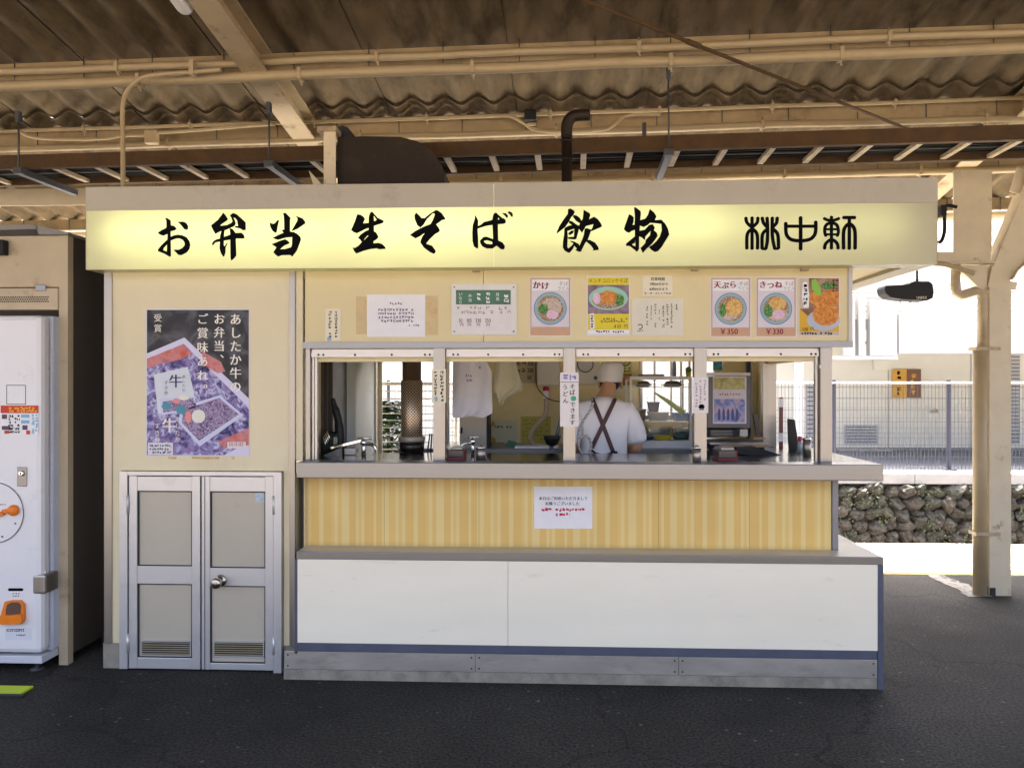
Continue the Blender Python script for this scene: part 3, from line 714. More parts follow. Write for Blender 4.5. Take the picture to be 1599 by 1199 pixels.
door(317.5, 429, True, ((1040, 1064), (890, 918), (746, 769)))

# ---- back wall with window openings
holes = [(593, 684, 556, 718), (698, 724, 552, 706), (999, 1118, 546, 652)]
def holed(x0, x1, z0, z1, y0, y1, H, name, m, par):
    xs_ = sorted({x0, x1, *[h[0] for h in H], *[h[1] for h in H]}); zs_ = sorted({z0, z1, *[h[2] for h in H], *[h[3] for h in H]})
    mb = MB()
    for xa, xb in zip(xs_, xs_[1:]):
        run = None
        for za, zb_ in zip(zs_, zs_[1:]):
            cx, cz = (xa+xb)/2, (za+zb_)/2
            if any(h[0] < cx < h[1] and h[2] < cz < h[3] for h in H): continue
            mb.box(xa, xb, y0, y1, za, zb_)
    bmesh.ops.remove_doubles(mb.bm, verts=mb.bm.verts[:], dist=1e-5)
    # drop internal double faces
    seen = {}
    for f in mb.bm.faces: seen.setdefault(tuple(sorted(v.index for v in f.verts)), []).append(f)
    mb.bm.verts.index_update(); seen = {}
    for f in mb.bm.faces: seen.setdefault(tuple(sorted(v.index for v in f.verts)), []).append(f)
    bmesh.ops.delete(mb.bm, geom=[f for k in seen.values() if len(k) > 1 for f in k], context='FACES_ONLY')
    return mb.build(name, m, par)
H = [(qx(a, YB), qx(b, YB), qz(d, YB), qz(c, YB)) for a, b, c, d in holes]
bw = holed(KL+.04, KR-.0, 0, ZS, YB, YB+.05, H, 'back_wall', M_int, kio)
for k, (xa, xb, za, zb_) in enumerate(H):
    mb = MB(); t_ = .02
    mb.box(xa, xa+t_, YB-.012, YB+.0, za, zb_); mb.box(xb-t_, xb, YB-.012, YB, za, zb_); mb.box(xa+t_, xb-t_, YB-.012, YB, za, za+t_); mb.box(xa+t_, xb-t_, YB-.012, YB, zb_-t_, zb_)
    if k == 2:
        for f in (.2, .42, .55, .66, .8): mb.box(xa+(xb-xa)*f-.008, xa+(xb-xa)*f+.008, YB+.02, YB+.03, za, zb_)
    mb.build('window_frame', M_sash, kio)
    if k != 0: MB().quad([(xa, YB+.03, za), (xb, YB+.03, za), (xb, YB+.03, zb_), (xa, YB+.03, zb_)]).build('window_pane', M_glass, kio)
M_wbar = pm('white_bar', (.75, .75, .75), .4)
gr = thing('window_grille', 'white horizontal bar grille outside the back window behind the perforated flue', 'grille', (qx(640, 1.9), 1.92, qz(712, 1.92)))
xa, xb = H[0][0]-.12, H[1][1]+.05
for py in (599, 611, 623, 634.5, 646, 656.5, 668, 679.5, 690.5, 702):
    zz = qz(py, 1.92); big = py == 599
    box('bar', M_wbar, gr, xa, xb, 1.91, 1.925, zz-(.012 if big else .004), zz+(.012 if big else .004))
for px in (585, 712): box('upright', M_wbar, gr, qx(px, 1.92)-.01, qx(px, 1.92)+.01, 1.926, 1.94, qz(712, 1.92), qz(595, 1.92))
# right-hand side window (open to the platform): rear jamb and wall
xr = KR-.035
box('side_wall', M_int, kio, xr-.01, KR-.012, 1.22, YB-.0, ZC1, HD1)
box('side_jamb', M_steelv, kio, xr-.06, KR-.01, 1.16, 1.218, ZC1, HD1-.01)
box('side_header', M_wallu, kio, xr-.03, KR-.01, YW+.06, 1.158, HD0-.05, HD1)
# ================================================================== backlit sign box
sg = thing('shop_sign', 'long backlit cream sign box with black brush lettering over the stall', 'sign', (qx(800, 0), .5, ZS))
SL_, SR_ = qx(134, 0), qx(1464, 0); SM = qx(771, 0); ZF = qz(323, 0); SD = 1.55
def acrylic():
    m = bpy.data.materials.new('sign_acrylic'); m.use_nodes = True; nt = m.node_tree; N = nt.nodes; L = nt.links
    for nn in list(N):
        if nn.type == 'BSDF_PRINCIPLED': N.remove(nn)
    g = N.new('ShaderNodeNewGeometry'); n = N.new('ShaderNodeTexNoise'); n.inputs['Scale'].default_value = 1.7; n.inputs['Detail'].default_value = 5
    L.new(g.outputs['Position'], n.inputs[0]); cr = N.new('ShaderNodeValToRGB')
    cr.color_ramp.elements[0].position = .3; cr.color_ramp.elements[0].color = (.62, .55, .40, 1); cr.color_ramp.elements[1].position = .7; cr.color_ramp.elements[1].color = (.70, .62, .47, 1)
    L.new(n.outputs[0], cr.inputs[0])
    d = N.new('ShaderNodeBsdfDiffuse'); t = N.new('ShaderNodeBsdfTranslucent'); t.inputs[0].default_value = (.74, .80, .44, 1); L.new(cr.outputs[0], d.inputs[0])
    mx = N.new('ShaderNodeMixShader'); mx.inputs[0].default_value = .45; L.new(d.outputs[0], mx.inputs[1]); L.new(t.outputs[0], mx.inputs[2])
    gl = N.new('ShaderNodeBsdfGlossy'); gl.inputs['Roughness'].default_value = .25; fr = N.new('ShaderNodeFresnel'); fr.inputs[0].default_value = 1.4
    m2 = N.new('ShaderNodeMixShader'); L.new(fr.outputs[0], m2.inputs[0]); L.new(mx.outputs[0], m2.inputs[1]); L.new(gl.outputs[0], m2.inputs[2])
    L.new(m2.outputs[0], N['Material Output'].inputs[0]); return m
M_acr = acrylic()
M_fas = pm('sign_fascia', (0.42, 0.385, 0.31), .55, var=.06, scale=3, dirt=(.16, .14, .12), damt=.5, dscale=4, dlo=.55, dhi=.8)
for a, b in ((SL_, SM-.002), (SM+.002, SR_)):
    MB().quad([(a, 0, ZS), (b, 0, ZS), (b, 0, ZF), (a, 0, ZF)]).build('acrylic_panel', M_acr, sg)
    box('fascia', M_fas, sg, a, b, -.004, .02, ZF, ZT, .002)
M_inb = pm('sign_inner_white', (.8, .78, .7), .7)
mb = MB(); mb.box(SL_, SR_, .125, .129, ZS+.004, ZT); mb.box(SL_+.004, SR_-.004, .02, .124, ZT-.004, ZT-.001)
mb.build('back_board', M_inb, sg)
mb = MB(); mb.box(SL_, SR_, .004, .124, ZS, ZS+.004); mb.build('bottom_tray', M_acr, sg)
mb = MB(); mb.box(SL_-.001, SL_+.002, .0, .124, ZS, ZT); mb.box(SR_-.002, SR_+.001, .0, .124, ZS, ZT); mb.build('end_plate', M_fas, sg)
# the box returns along both sides of the stall roof
mb = MB(); mb.box(SR_-.12, SR_, .131, SD, ZS, ZT); mb.build('side_return', M_fas, sg)
mb = MB(); mb.box(SL_, SL_+.1, .131, SD, ZS, ZT); mb.build('side_return', M_fas, sg)
mb = MB(); mb.box(UR+.024, SR_-.121, .131, SD, ZS+.02, ZS+.03); mb.build('soffit', M_wallu, sg)
def tubemat(nm, e):
    m = bpy.data.materials.new(nm); m.use_nodes = True; b = m.node_tree.nodes['Principled BSDF']
    b.inputs['Emission Color'].default_value = (1, .97, .70, 1); b.inputs['Emission Strength'].default_value = e; b.inputs['Base Color'].default_value = (.8, .8, .8, 1); return m
for nm, pa, pb, py, e in (('lit_tube', 178, 520, 354, 1.15), ('lit_tube', 536, 768, 350, 1.25), ('lit_tube', 782, 1130, 348, 0.85), ('lit_tube', 1140, 1400, 352, 0.42)):
    MB().tube([(qx(pa, .095), .095, qz(py+4, .0)), (qx(pb, .095), .095, qz(py+4, .0))], .016, 10).build('lamp_tube', tubemat('fluorescent_tube', e), sg)
# brush lettering traced as outlines (zoom units: 12 per photo pixel)
BR = {
 (230, 320): [[(200,525),(270,475),(350,440),(375,400),(445,385),(500,395),(555,445),(520,480),(440,500),(400,540),(350,560),(305,582),(240,560)],
  [(335,258),(375,250),(440,292),(445,380),(440,500),(445,970),(415,970),(370,940),(378,700),(385,560),(365,400),(362,290)],
  [(375,660),(340,690),(270,760),(205,840),(205,870),(240,885),(330,920),(415,972),(430,950),(400,890),(300,850),(310,810),(375,740)],
  [(430,610),(500,575),(580,562),(660,572),(740,610),(790,680),(808,750),(790,830),(740,895),(640,945),(590,940),(540,890),(498,850),(510,842),(600,842),(660,810),(705,760),(705,710),(670,660),(600,630),(540,635),(440,672)],
  [(575,322),(680,318),(735,345),(770,400),(765,455),(735,472),(700,460),(640,385)]],
 (320, 320): [[(345,150),(385,190),(435,270),(410,300),(300,375),(290,398),(420,380),(500,340),(522,310),(500,250),(530,230),(570,310),(575,370),(545,405),(400,470),(300,495),(200,545),(165,490),(120,400),(125,380),(240,290),(320,190)],
  [(470,200),(535,155),(600,180),(690,260),(765,330),(768,470),(715,480),(660,445),(565,425),(570,400),(625,400),(610,300),(570,250),(530,240),(505,255)],
  [(135,730),(170,680),(220,650),(300,630),(370,600),(470,565),(570,530),(690,525),(735,570),(745,625),(720,635),(580,632),(480,655),(350,675),(280,690),(200,705),(150,765)],
  [(320,480),(370,470),(360,560),(355,760),(375,780),(420,710),(430,715),(390,800),(385,900),(365,960),(345,972),(300,900),(280,820),(285,680),(290,580)],
  [(465,440),(520,455),(570,520),(580,640),(590,950),(550,1000),(500,1045),(485,1000),(480,700),(480,540)]],
 (410, 320): [[(135,335),(185,355),(225,355),(285,290),(310,295),(285,400),(275,470),(262,520),(240,525),(190,490),(150,420)],
  [(385,160),(435,155),(525,245),(515,300),(515,500),(560,510),(560,600),(420,610),(400,530),(360,475),(410,465),(408,300),(400,200)],
  [(625,220),(660,222),(750,255),(790,300),(805,345),(760,380),(650,455),(560,490),(552,480),(640,330),(660,290),(655,250)],
  [(190,625),(300,565),(400,525),(520,515),(590,512),(650,545),(710,600),(722,650),(690,740),(645,860),(560,970),(510,940),(530,830),(555,740),(560,605),(440,615),(340,645),(290,658)],
  [(170,740),(250,710),(330,675),(430,645),(470,670),(512,715),(480,735),(400,770),(320,840),(300,900),(220,900),(205,890),(265,800)],
  [(205,890),(260,830),(320,835),(430,830),(560,790),(600,860),(565,930),(500,942),(360,945),(295,972),(250,940)]],
 (530, 320): [[(340,180),(400,190),(450,220),(480,265),(445,350),(560,340),(560,430),(480,460),(400,500),(330,535),(270,515),(220,475),(255,400),(300,290),(325,210)],
  [(605,130),(640,150),(650,300),(648,500),(640,720),(540,740),(550,400),(552,230),(575,160)],
  [(620,150),(645,165),(720,245),(830,300),(825,335),(780,355),(650,395),(560,420),(560,345),(640,320),(700,285),(640,200)],
  [(350,620),(400,560),(490,495),(556,470),(556,570),(520,585),(470,640),(455,700),(415,690),(395,660)],
  [(640,495),(690,520),(730,590),(728,620),(690,655),(620,690),(540,740),(450,720),(470,660),(550,580),(630,560)],
  [(250,805),(300,805),(370,760),(430,690),(560,690),(610,725),(740,715),(800,735),(850,780),(872,825),(740,835),(700,815),(560,835),(450,865),(320,915),(285,880)]],
 (630, 320): [[(240,150),(300,200),(340,250),(400,250),(500,170),(600,105),(640,105),(720,160),(785,255),(780,280),(730,285),(610,370),(560,400),(500,380),(550,290),(590,185),(575,160),(545,165),(440,270),(380,370),(320,430),(260,385),(215,270),(208,200)],
  [(120,570),(220,495),(320,440),(420,395),(500,365),(620,375),(660,430),(685,480),(670,505),(600,545),(500,640),(440,710),(430,730),(540,770),(600,850),(605,890),(570,920),(500,890),(380,800),(320,710),(325,670),(360,590),(405,530),(380,540),(300,595),(225,630),(160,590)]],
 (720, 320): [[(270,195),(320,295),(318,400),(310,480),(320,620),(322,800),(305,825),(240,780),(215,680),(210,530),(218,390),(255,270)],
  [(300,410),(370,375),(430,325),(570,290),(600,270),(680,290),(740,260),(800,255),(838,290),(835,340),(790,358),(690,365),(580,380),(480,395),(380,425),(310,448)],
  [(620,160),(660,150),(700,190),(780,255),(740,290),(695,240),(690,290),(695,670),(780,710),(820,770),(815,820),(790,840),(740,830),(670,770),(590,790),(585,700),(600,620),(590,400),(585,290),(600,200)],
  [(590,640),(480,600),(420,605),(355,670),(360,720),(400,780),(480,820),(590,820),(660,770),(640,730),(560,740),(480,735),(430,700),(430,675),(480,665),(540,680),(600,700)],
  [(770,160),(840,160),(880,205),(872,245),(850,245),(820,205)], [(870,145),(905,125),(950,145),(972,180),(965,228),(945,225),(910,180)]],
 (850, 320): [[(445,85),(490,72),(550,105),(570,140),(545,190),(500,240),(460,320),(390,420),(300,490),(235,540),(230,520),(280,400),(345,300),(440,170)],
  [(540,195),(600,200),(660,240),(690,290),(700,340),(660,345),(590,300),(540,230)],
  [(470,300),(520,310),(600,370),(660,400),(640,500),(600,640),(560,650),(450,640),(440,610),(555,600),(560,450),(440,490),(400,470),(385,430),(470,390),(520,385),(460,340)],
  [(375,440),(430,460),(440,600),(430,790),(450,820),(520,760),(545,720),(490,690),(490,675),(560,690),(650,740),(660,800),(700,870),(660,885),(580,850),(610,820),(560,770),(540,820),(480,895),(450,900),(380,860),(345,800),(350,680),(370,560)],
  [(440,540),(500,490),(555,480),(540,530),(480,570)],
  [(735,95),(850,160),(862,200),(835,275),(930,225),(1000,270),(1060,350),(1080,400),(1060,420),(900,490),(860,500),(895,440),(920,365),(780,400),(710,520),(690,510),(640,440),(660,360),(720,260)],
  [(755,450),(800,440),(880,470),(850,560),(820,640),(760,730),(700,850),(660,880),(610,850),(660,760),(710,650),(740,560)],
  [(790,660),(850,660),(950,710),(1010,790),(1020,845),(905,860),(920,830),(870,760),(785,690)]],
 (950, 320): [[(385,180),(430,195),(475,240),(470,330),(450,380),(500,375),(500,470),(440,490),(390,525),(340,510),(290,460),(310,390),(350,280)],
  [(480,50),(520,55),(600,120),(610,160),(595,290),(590,400),(575,600),(575,830),(545,875),(510,870),(505,700),(495,560),(495,200)],
  [(490,310),(600,290),(690,260),(740,190),(775,80),(860,150),(900,220),(870,290),(990,280),(1060,350),(1110,440),(1140,560),(1080,660),(1000,790),(930,870),(870,885),(800,840),(760,790),(820,755),(890,690),(960,600),(1000,480),(990,360),(870,345),(780,340),(740,380),(660,420),(590,390),(500,470)],
  [(500,590),(400,670),(330,730),(330,770),(400,775),(460,820),(530,870),(545,800),(450,755),(440,745),(500,710)],
  [(580,490),(680,470),(760,380),(830,365),(870,430),(850,480),(790,490),(690,600),(690,665),(620,610),(570,590)],
  [(790,490),(850,480),(900,520),(925,580),(880,650),(800,750),(720,820),(645,905),(600,810),(690,720),(700,660),(780,570)]],
}
def letters(data, scale, name='sign_letter'):
    for (x0, y0), polys in data.items():
        mb = MB()
        for k, p in enumerate(polys):
            mb.prism([q(x0+a/scale, y0+b/scale, 0) for a, b in p], -.0035-.0002*k, -.0005-.00002*k)
        mb.build(name, M_ink, sg)
letters(BR, 12.0)
def strokes(polys, x0, y0, scale):
    mb = MB(); k = 0
    for wd, pts in polys:
        P_ = [Vector((a, b, 0)) for a, b in pts]
        if len(P_) > 2: P_ = smooth_path(P_, 5)
        L_, R_ = [], []
        for i, p_ in enumerate(P_):
            d = (P_[min(i+1, len(P_)-1)]-P_[max(i-1, 0)]).normalized(); n = Vector((-d.y, d.x, 0))*wd/2
            L_.append(p_+n); R_.append(p_-n)
        d = (P_[-1]-P_[-2]).normalized()*wd*.3; d0 = (P_[0]-P_[1]).normalized()*wd*.3
        poly = L_+[P_[-1]+d]+R_[::-1]+[P_[0]+d0]
        mb.prism([q(x0+v.x/scale, y0+v.y/scale, 0) for v in poly], -.003-.0002*k, -.0005-.00002*k); k += 1
    mb.build('sign_letter', M_ink, sg)
W = 64
strokes([(W, [(178,185),(200,280),(290,365)]), (W, [(298,180),(298,790)]), (W, [(410,185),(395,280),(310,365)]), (W, [(198,785),(198,560),(230,460),(300,405)]), (W, [(402,785),(402,560),(370,460),(300,405)]),
 (W, [(490,185),(520,290),(590,370)]), (W, [(585,185),(597,400),(590,640),(560,785)]), (W, [(490,785),(490,560),(520,470),(590,410)]), (50, [(490,785),(570,790)]),
 (W, [(685,185),(685,480),(700,640),(735,790)]), (W, [(780,185),(765,290),(690,370)]), (W, [(805,780),(800,580),(775,480),(700,405)]), (50, [(735,785),(805,780)])], 1150, 325, 12.3)
strokes([(68, [(945,285),(948,450),(975,540),(1060,610),(1230,630),(1400,605),(1490,530),(1520,430),(1520,260)]), (60, [(960,352),(1510,352)]), (70, [(1230,175),(1230,800)])], 1150, 325, 12.3)
strokes([(58, [(690,200),(760,230),(835,245),(910,230),(990,200)]), (62, [(838,165),(838,785)]), (60, [(735,540),(710,470),(715,370),(760,310),(838,290),(920,310),(960,370),(970,470),(945,540)]), (42, [(730,410),(950,410)]), (42, [(730,508),(950,508)]),
 (62, [(705,785),(720,700),(780,635),(838,610),(900,635),(955,700),(965,785)]), (64, [(1060,185),(1295,185)]), (64, [(1180,210),(1180,790)]), (66, [(1070,785),(1070,470),(1110,355),(1180,300)]), (66, [(1290,785),(1290,470),(1250,355),(1180,300)])], 1230, 325, 12.3)
# hood and exhaust above the stall roof
t = thing('extract_hood', 'dark brown sheet metal hood behind the sign on the stall roof', 'hood', (qx(610, .7), .7, ZS+.06))
MB().prism([q(x, y, .55) for x, y in ((527, 296), (527, 216), (565, 213), (625, 214), (652, 221), (672, 234), (686, 252), (697, 296))], .55, 1.15).build('casing', M_brownm, t)
MB().prism([q(x, y, .62) for x, y in ((526, 232), (526, 198), (534, 195), (542, 198), (549, 206), (553, 217), (553, 232))], .63, 1.1).build('duct_end', M_dark, t)
xk = qx(515, .5); mb = MB(); mb.box(qx(505.5, .5), qx(524, .5), .50, .508, ZS+.06, qz(202, .5)); mb.box(qx(505.5, .5), qx(507, .5), .508, .56, ZS+.06, qz(202, .5)); mb.build('support_post', M_paint, t)
MB().box(qx(496, .5), qx(526, .5), .49, .60, qz(202, .5), qz(194, .5)).build('post_cap', M_rung, t)
MB().prism([q(482, 266, .52), (q(506, 292, .52)), (q(490, 292, .52))], .52, .53).build('brace', M_paint, t)
t = thing('exhaust_pipe', 'rusty brown exhaust pipe with elbow above the sign', 'exhaust pipe', (qx(885, .5), .5, ZS+.06))
zz = lambda py: qz(py, .5)
MB().tube([(qx(885, .5), .5, ZS), (qx(885, .5), .5, zz(212))], .031, 14).build('riser', M_brownm, t)
e = [(qx(885, .5), .5, zz(214)), (qx(885, .5), .5, zz(200)), (qx(887.5, .5), .5, zz(191)), (qx(893, .5), .5, zz(184.5)), (qx(902, .5), .5, zz(182)), (qx(921, .5), .5, zz(181.5))]
MB().tube(smooth_path(e, 4), .034, 14).build('elbow', M_brownm, t)
for py in (222, 216, 250): MB().tube([(qx(885, .5), .5, zz(py)-.006), (qx(885, .5), .5, zz(py)+.006)], .036, 14).build('band', M_brownm, t)

# ================================================================== printed sheets on the stall
def sheet(name, label, cat, x0, y0, x1, y1, Y, m=None, th=.0012, group=None):
    t = thing(name, label, cat, (qx((x0+x1)/2, Y), Y, qz(y1, Y)), group)
    p = Print(Y); p.rect(x0, y0, x1, y1, 0, th); p.build('paper', m or M_pap, t)
    return t
C = lambda n, c, r=.35: flat(n, c, r)
# --- beef bento poster
Yq = YW-.001
t = sheet('bento_poster', 'large dark poster of a beef bento with white vertical writing above the double door', 'poster', 228, 482, 390, 712, Yq, C('poster_border', (.62, .62, .66)))
Y2 = Yq-.0014
def pr(Y=None): return Print(Y if Y is not None else Y2)
p = pr(); p.rect(229.5, 484, 388.5, 710.5); p.build('printed_background', blotch('poster_dark', [(.3, (.012, .012, .014)), (.5, (.035, .035, .04)), (.62, (.10, .10, .11)), (.75, (.02, .02, .022))], 7, .3), t)
p = pr(Y2-.0005); p.poly([(229.5, 552), (288, 527), (388.5, 622), (388.5, 710.5), (229.5, 710.5)]); p.build('printed_tray_rim', C('rim_lilac', (.62, .60, .75), .3), t)
p = pr(Y2-.0010); p.poly([(229.5, 560), (287, 537), (385, 633), (388.5, 640), (388.5, 690), (350, 710.5), (229.5, 710.5)]); p.build('printed_meat', blotch('meat_lilac', [(.30, (.02, .015, .07)), (.42, (.10, .09, .26)), (.48, (.26, .17, .34)), (.53, (.20, .22, .45)), (.60, (.55, .52, .68)), (.70, (.06, .06, .20))], 20, .3, 5, 1.2), t)
p = pr(Y2-.0013); p.poly([(229.5, 560), (286, 538), (300, 552), (280, 562), (250, 568), (229.5, 575)]); p.poly([(315, 548), (345, 565), (352, 580), (340, 583), (318, 570)]); p.poly([(340, 690), (388.5, 668), (388.5, 695), (350, 700)]); p.build('printed_red', blotch('poster_red', [(.3, (.50, .10, .06)), (.55, (.55, .22, .22)), (.75, (.35, .12, .12))], 20, .3), t)
p = pr(Y2-.0016); p.poly([(240, 585), (293, 573), (300, 600), (306, 632), (247, 646)]); p.build('printed_lid', C('lid_pale', (.60, .64, .68), .3), t)
p = pr(Y2-.0018); p.poly([(250, 622), (304, 618), (307, 640), (252, 648)]); p.poly([(282, 636), (343, 617), (380, 648), (312, 697), (279, 660)]); p.build('printed_box_rim', C('box_rim_blue', (.55, .58, .74), .3), t)
p = pr(Y2-.0021); p.poly([(286, 640), (342, 621), (373, 647), (311, 688), (284, 660)]); p.poly([(254, 627), (302, 621), (304, 637), (255, 644)]); p.build('printed_beef', blotch('beef_mauve', [(.30, (.03, .02, .06)), (.45, (.18, .12, .24)), (.56, (.42, .34, .50)), (.68, (.07, .05, .12))], 60, .3, 5, 1.6), t)
p = pr(Y2-.0024); p.disc(310, 650, 10.5, 10.5, jit=.05); p.disc(287, 621, 8, 4); p.build('printed_egg', C('egg', (.70, .70, .60), .3), t)
p = pr(Y2-.0024); p.disc(294, 651, 4.5, 10, jit=.1); p.disc(275, 626, 6, 4); p.build('printed_ginger', C('ginger', (.70, .26, .24), .3), t)
p = pr(Y2-.0024); p.disc(283, 640, 8, 7, jit=.15); p.disc(260, 634, 7, 6, jit=.15); p.build('printed_greens', C('teal_green', (.07, .26, .33), .3), t)
p = pr(Y2-.0024); p.rect(231, 691, 270, 710); p.rect(355, 690, 384, 700); p.build('printed_caption_boxes', C('caption_white', (.66, .64, .66), .3), t)
p = pr(Y2-.003); p.vtext('あしたか牛の', 358, 489, 19, 21, 1); p.vtext('お弁当、', 333, 489, 18, 21, 1); p.vtext('ご賞味あれ。', 307, 489, 18, 22, 1); p.vtext('受賞', 240, 490, 13, 16); p.char('牛', 252, 652, 24, 1, 1); p.vtext('あしたか', 273, 650, 9, 10.5); p.vtext('すき弁', 241, 660, 9.5, 11); p.build('lettering', C('poster_white_ink', (.80, .76, .66), .4), t)
p = pr(Y2-.003); p.char('牛', 263, 584, 22, 1, 1); p.vtext('すき弁', 256, 594, 7, 8); p.vtext('あしたか', 284, 585, 6, 7); p.squig(233, 693, 268, 709, 3, 9, sw=.2); p.build('lettering', C('poster_dark_ink', (.05, .05, .12), .4), t)
p = pr(Y2-.003); p.text('桃中軒', 357, 690, 8); p.build('lettering', C('poster_red_ink', (.45, .12, .10)), t)

YU = YW-.001
M_stain = pm('tape_stain', (.50, .33, .12), .6, var=.2, scale=30, dirt=(.62, .52, .34), damt=.9, dscale=22, dlo=.45, dhi=.6)
t = thing('tape_stain', 'brown patchy tape stain left on the wall just below the bento poster', 'stain', (qx(320, Yq), Yq, qz(717, Yq)))
for a_, b_ in ((299, 343), (262, 276), (361, 367)):
    p = Print(YW-.0003); p.poly([(a_, 713.2), (b_, 713), (b_-1, 716.5), ((a_+b_)/2, 717), (a_+1, 716)], 0, .0003); p.build('stain_patch', M_stain, t)
# --- narrow note, taped notice, price board
t = sheet('vertical_note', 'narrow cream note with handwriting at the left end above the window', 'note', 508, 482, 532, 532, YU, M_pap2)
p = Print(YU-.0014); p.squig(511, 485, 520, 528, 9, 1, sw=.14); p.squig(521, 485, 529, 528, 9, 1, sw=.14); p.build('lettering', M_ink, t)
p = Print(YU-.0014); p.disc(514, 529, 3.5, 3.5); p.build('blue_mark', C('blue_mark', (.25, .38, .50)), t)
t = sheet('paper_notice', 'white typed notice with brown tape marks either side above the first window', 'notice', 573, 460, 664, 526, YU)
M_tr_ = pm('tape_residue', (.56, .43, .22), .6, var=.12, dirt=(.5, .28, .06), damt=.8, dscale=14)
p = Print(YU); p.rect(556, 463, 572.8, 522); p.build('tape_residue', M_tr_, t)
p = Print(YU); p.rect(664.2, 462, 684, 523); p.build('tape_residue', M_tr_, t)
p = Print(YU-.0014); p.squig(608, 471, 628, 477, 1, 5, sw=.22); p.squig(590, 481, 646, 504, 4, 12, sw=.18); p.squig(638, 505, 655, 511, 1, 5, sw=.22); p.build('lettering', C('violet_ink', (.16, .11, .20)), t)
t = sheet('price_board', 'white framed price board with a dark green heading above the second window', 'price board', 705, 444, 807, 523, YU, C('board_frame', (.66, .64, .60)), .006)
p = Print(YU-.0062); p.rect(711, 451, 799, 516); p.build('board_face', M_lam, t)
p = Print(YU-.0068); p.rect(712, 453, 797.5, 475.5); p.build('heading_band', pm('heading_green', (.03, .12, .05), .3, var=.4, scale=14), t)
p = Print(YU-.0074); p.vtext('いなり', 716, 456, 6.2, 6.6); p.vtext('弁当', 731, 459, 6, 6.6); p.squig(744, 456, 752, 475, 3, 1); p.squig(758, 456, 766, 475, 3, 1); p.vtext('月見', 774, 457, 6, 7); p.squig(786, 458, 795, 473, 2, 1); p.build('lettering', M_pap, t)
p = Print(YU-.0070); p.squig(713, 478, 798, 491, 2, 13, sw=.12, fill=.7); p.build('lettering', C('pale_ink', (.30, .24, .24)), t)
p = Print(YU-.0070)
for x_, s_ in ((716, '30'), (728, '105'), (742, '330'), (757, '350')): p.text(s_, x_, 496, 8.5, .75); p.char('円', x_+2, 504, 6)
p.build('lettering', M_ink, t)
p = Print(YU-.0062); [p.disc(a, b, 1.2, 1.2, n=10) for a, b in ((709.5, 448.5), (802, 448.5), (709.5, 517.5), (802, 517.5))]; p.build('screws', M_dark, t)
# --- bowl posters
M_bl = C('bowl_blue', (.24, .40, .46)); M_rim = C('bowl_rim', (.12, .08, .20)); M_broth = blotch('broth', [(.3, (.16, .06, .03)), (.5, (.36, .20, .10)), (.62, (.50, .42, .32)), (.75, (.22, .10, .05))], 110, .3, 3, 1)
M_noo = blotch('noodles', [(.3, (.22, .12, .08)), (.5, (.50, .40, .32)), (.62, (.62, .55, .48)), (.75, (.30, .18, .12))], 130, .3, 4, 2)
M_onion = blotch('spring_onion', [(.3, (.02, .08, .02)), (.5, (.06, .20, .04)), (.65, (.25, .38, .12)), (.8, (.02, .10, .02))], 120, .3, 3, 1)
M_pink = blotch('fish_cake', [(.35, (.66, .56, .60)), (.55, (.62, .34, .48)), (.7, (.70, .62, .64))], 110, .3, 3, 1)
M_fry = blotch('fried_batter', [(.3, (.46, .22, .04)), (.5, (.62, .38, .11)), (.65, (.70, .50, .20)), (.8, (.40, .16, .03))], 60, .3, 4, 1)
M_crq = blotch('croquette', [(.3, (.40, .11, .015)), (.5, (.56, .21, .03)), (.65, (.66, .32, .08)), (.8, (.34, .09, .01))], 50, .3, 5, 1)
M_red = C('dark_red_ink', (.22, .02, .04)); M_bor = C('poster_tan', (.52, .32, .20)); M_lil = C('poster_lilac', (.60, .56, .60))
def bowl(t, Y, cx, cy, r, tops):
    for nm, m, rr, k in (('printed_rim', M_rim, r, 0), ('printed_bowl', M_bl, r*.965, 1), ('printed_broth', M_broth, r*.80, 2)):
        p = Print(Y-.0005*k); p.disc(cx, cy, rr); p.build(nm, m, t)
    for j, (nm, m, a, b, ra, rb, jit) in enumerate(tops):
        p = Print(Y-.0015-.0003*j); p.disc(cx+a*r, cy+b*r, ra*r, rb*r, jit=jit, n=22); p.build(nm, m, t)
def menu(name, label, x0, y0, x1, y1, title, price, tops, Y=YU):
    t = sheet(name, label, 'poster', x0-1.5, y0-1.5, x1+1.5, y1+1.5, Y, M_lam)
    w_, h_ = x1-x0, y1-y0
    p = Print(Y-.0014); p.rect(x0, y0, x1, y1); p.build('printed_border', M_bor, t)
    p = Print(Y-.0019); p.rect(x0+2, y0+2.2, x1-2, y1-h_*.15); p.build('printed_ground', M_lil, t)
    p = Print(Y-.0021); p.rect(x0+3, y0+3, x1-3, y0+h_*.22); p.build('printed_title_band', M_pap, t)
    bowl(t, Y-.0022, (x0+x1)/2, y0+h_*.53, w_*.41, tops)
    p = Print(Y-.0030); sz = 13.0 if len(title) < 3 else 12.0
    for i, ch in enumerate(title): p.char(ch, x0+3+i*sz*1.02, y0+4.5+(i % 2)*1.2, sz, 1, 2)
    if price: p.text(price, x0+w_*.2, y1-h_*.155, 12.5, .95, 1)
    p.build('lettering', M_red, t)
    p = Print(Y-.0030); p.text('そば', x1-18, y0+5, 7.5); p.text('うどん', x1-20, y0+13, 6.3); p.build('lettering', C('grey_ink', (.2, .2, .2)), t)
    return t
menu('noodle_poster', 'noodle bowl poster with a red two-character title left of the yellow poster', 828, 434, 890.5, 524, 'かけ', None, [('printed_noodles', M_noo, .1, -.1, .6, .55, .06), ('printed_greens', M_onion, -.42, .05, .3, .36, .18), ('printed_fish_cake', M_pink, .12, .38, .38, .26, .12)])
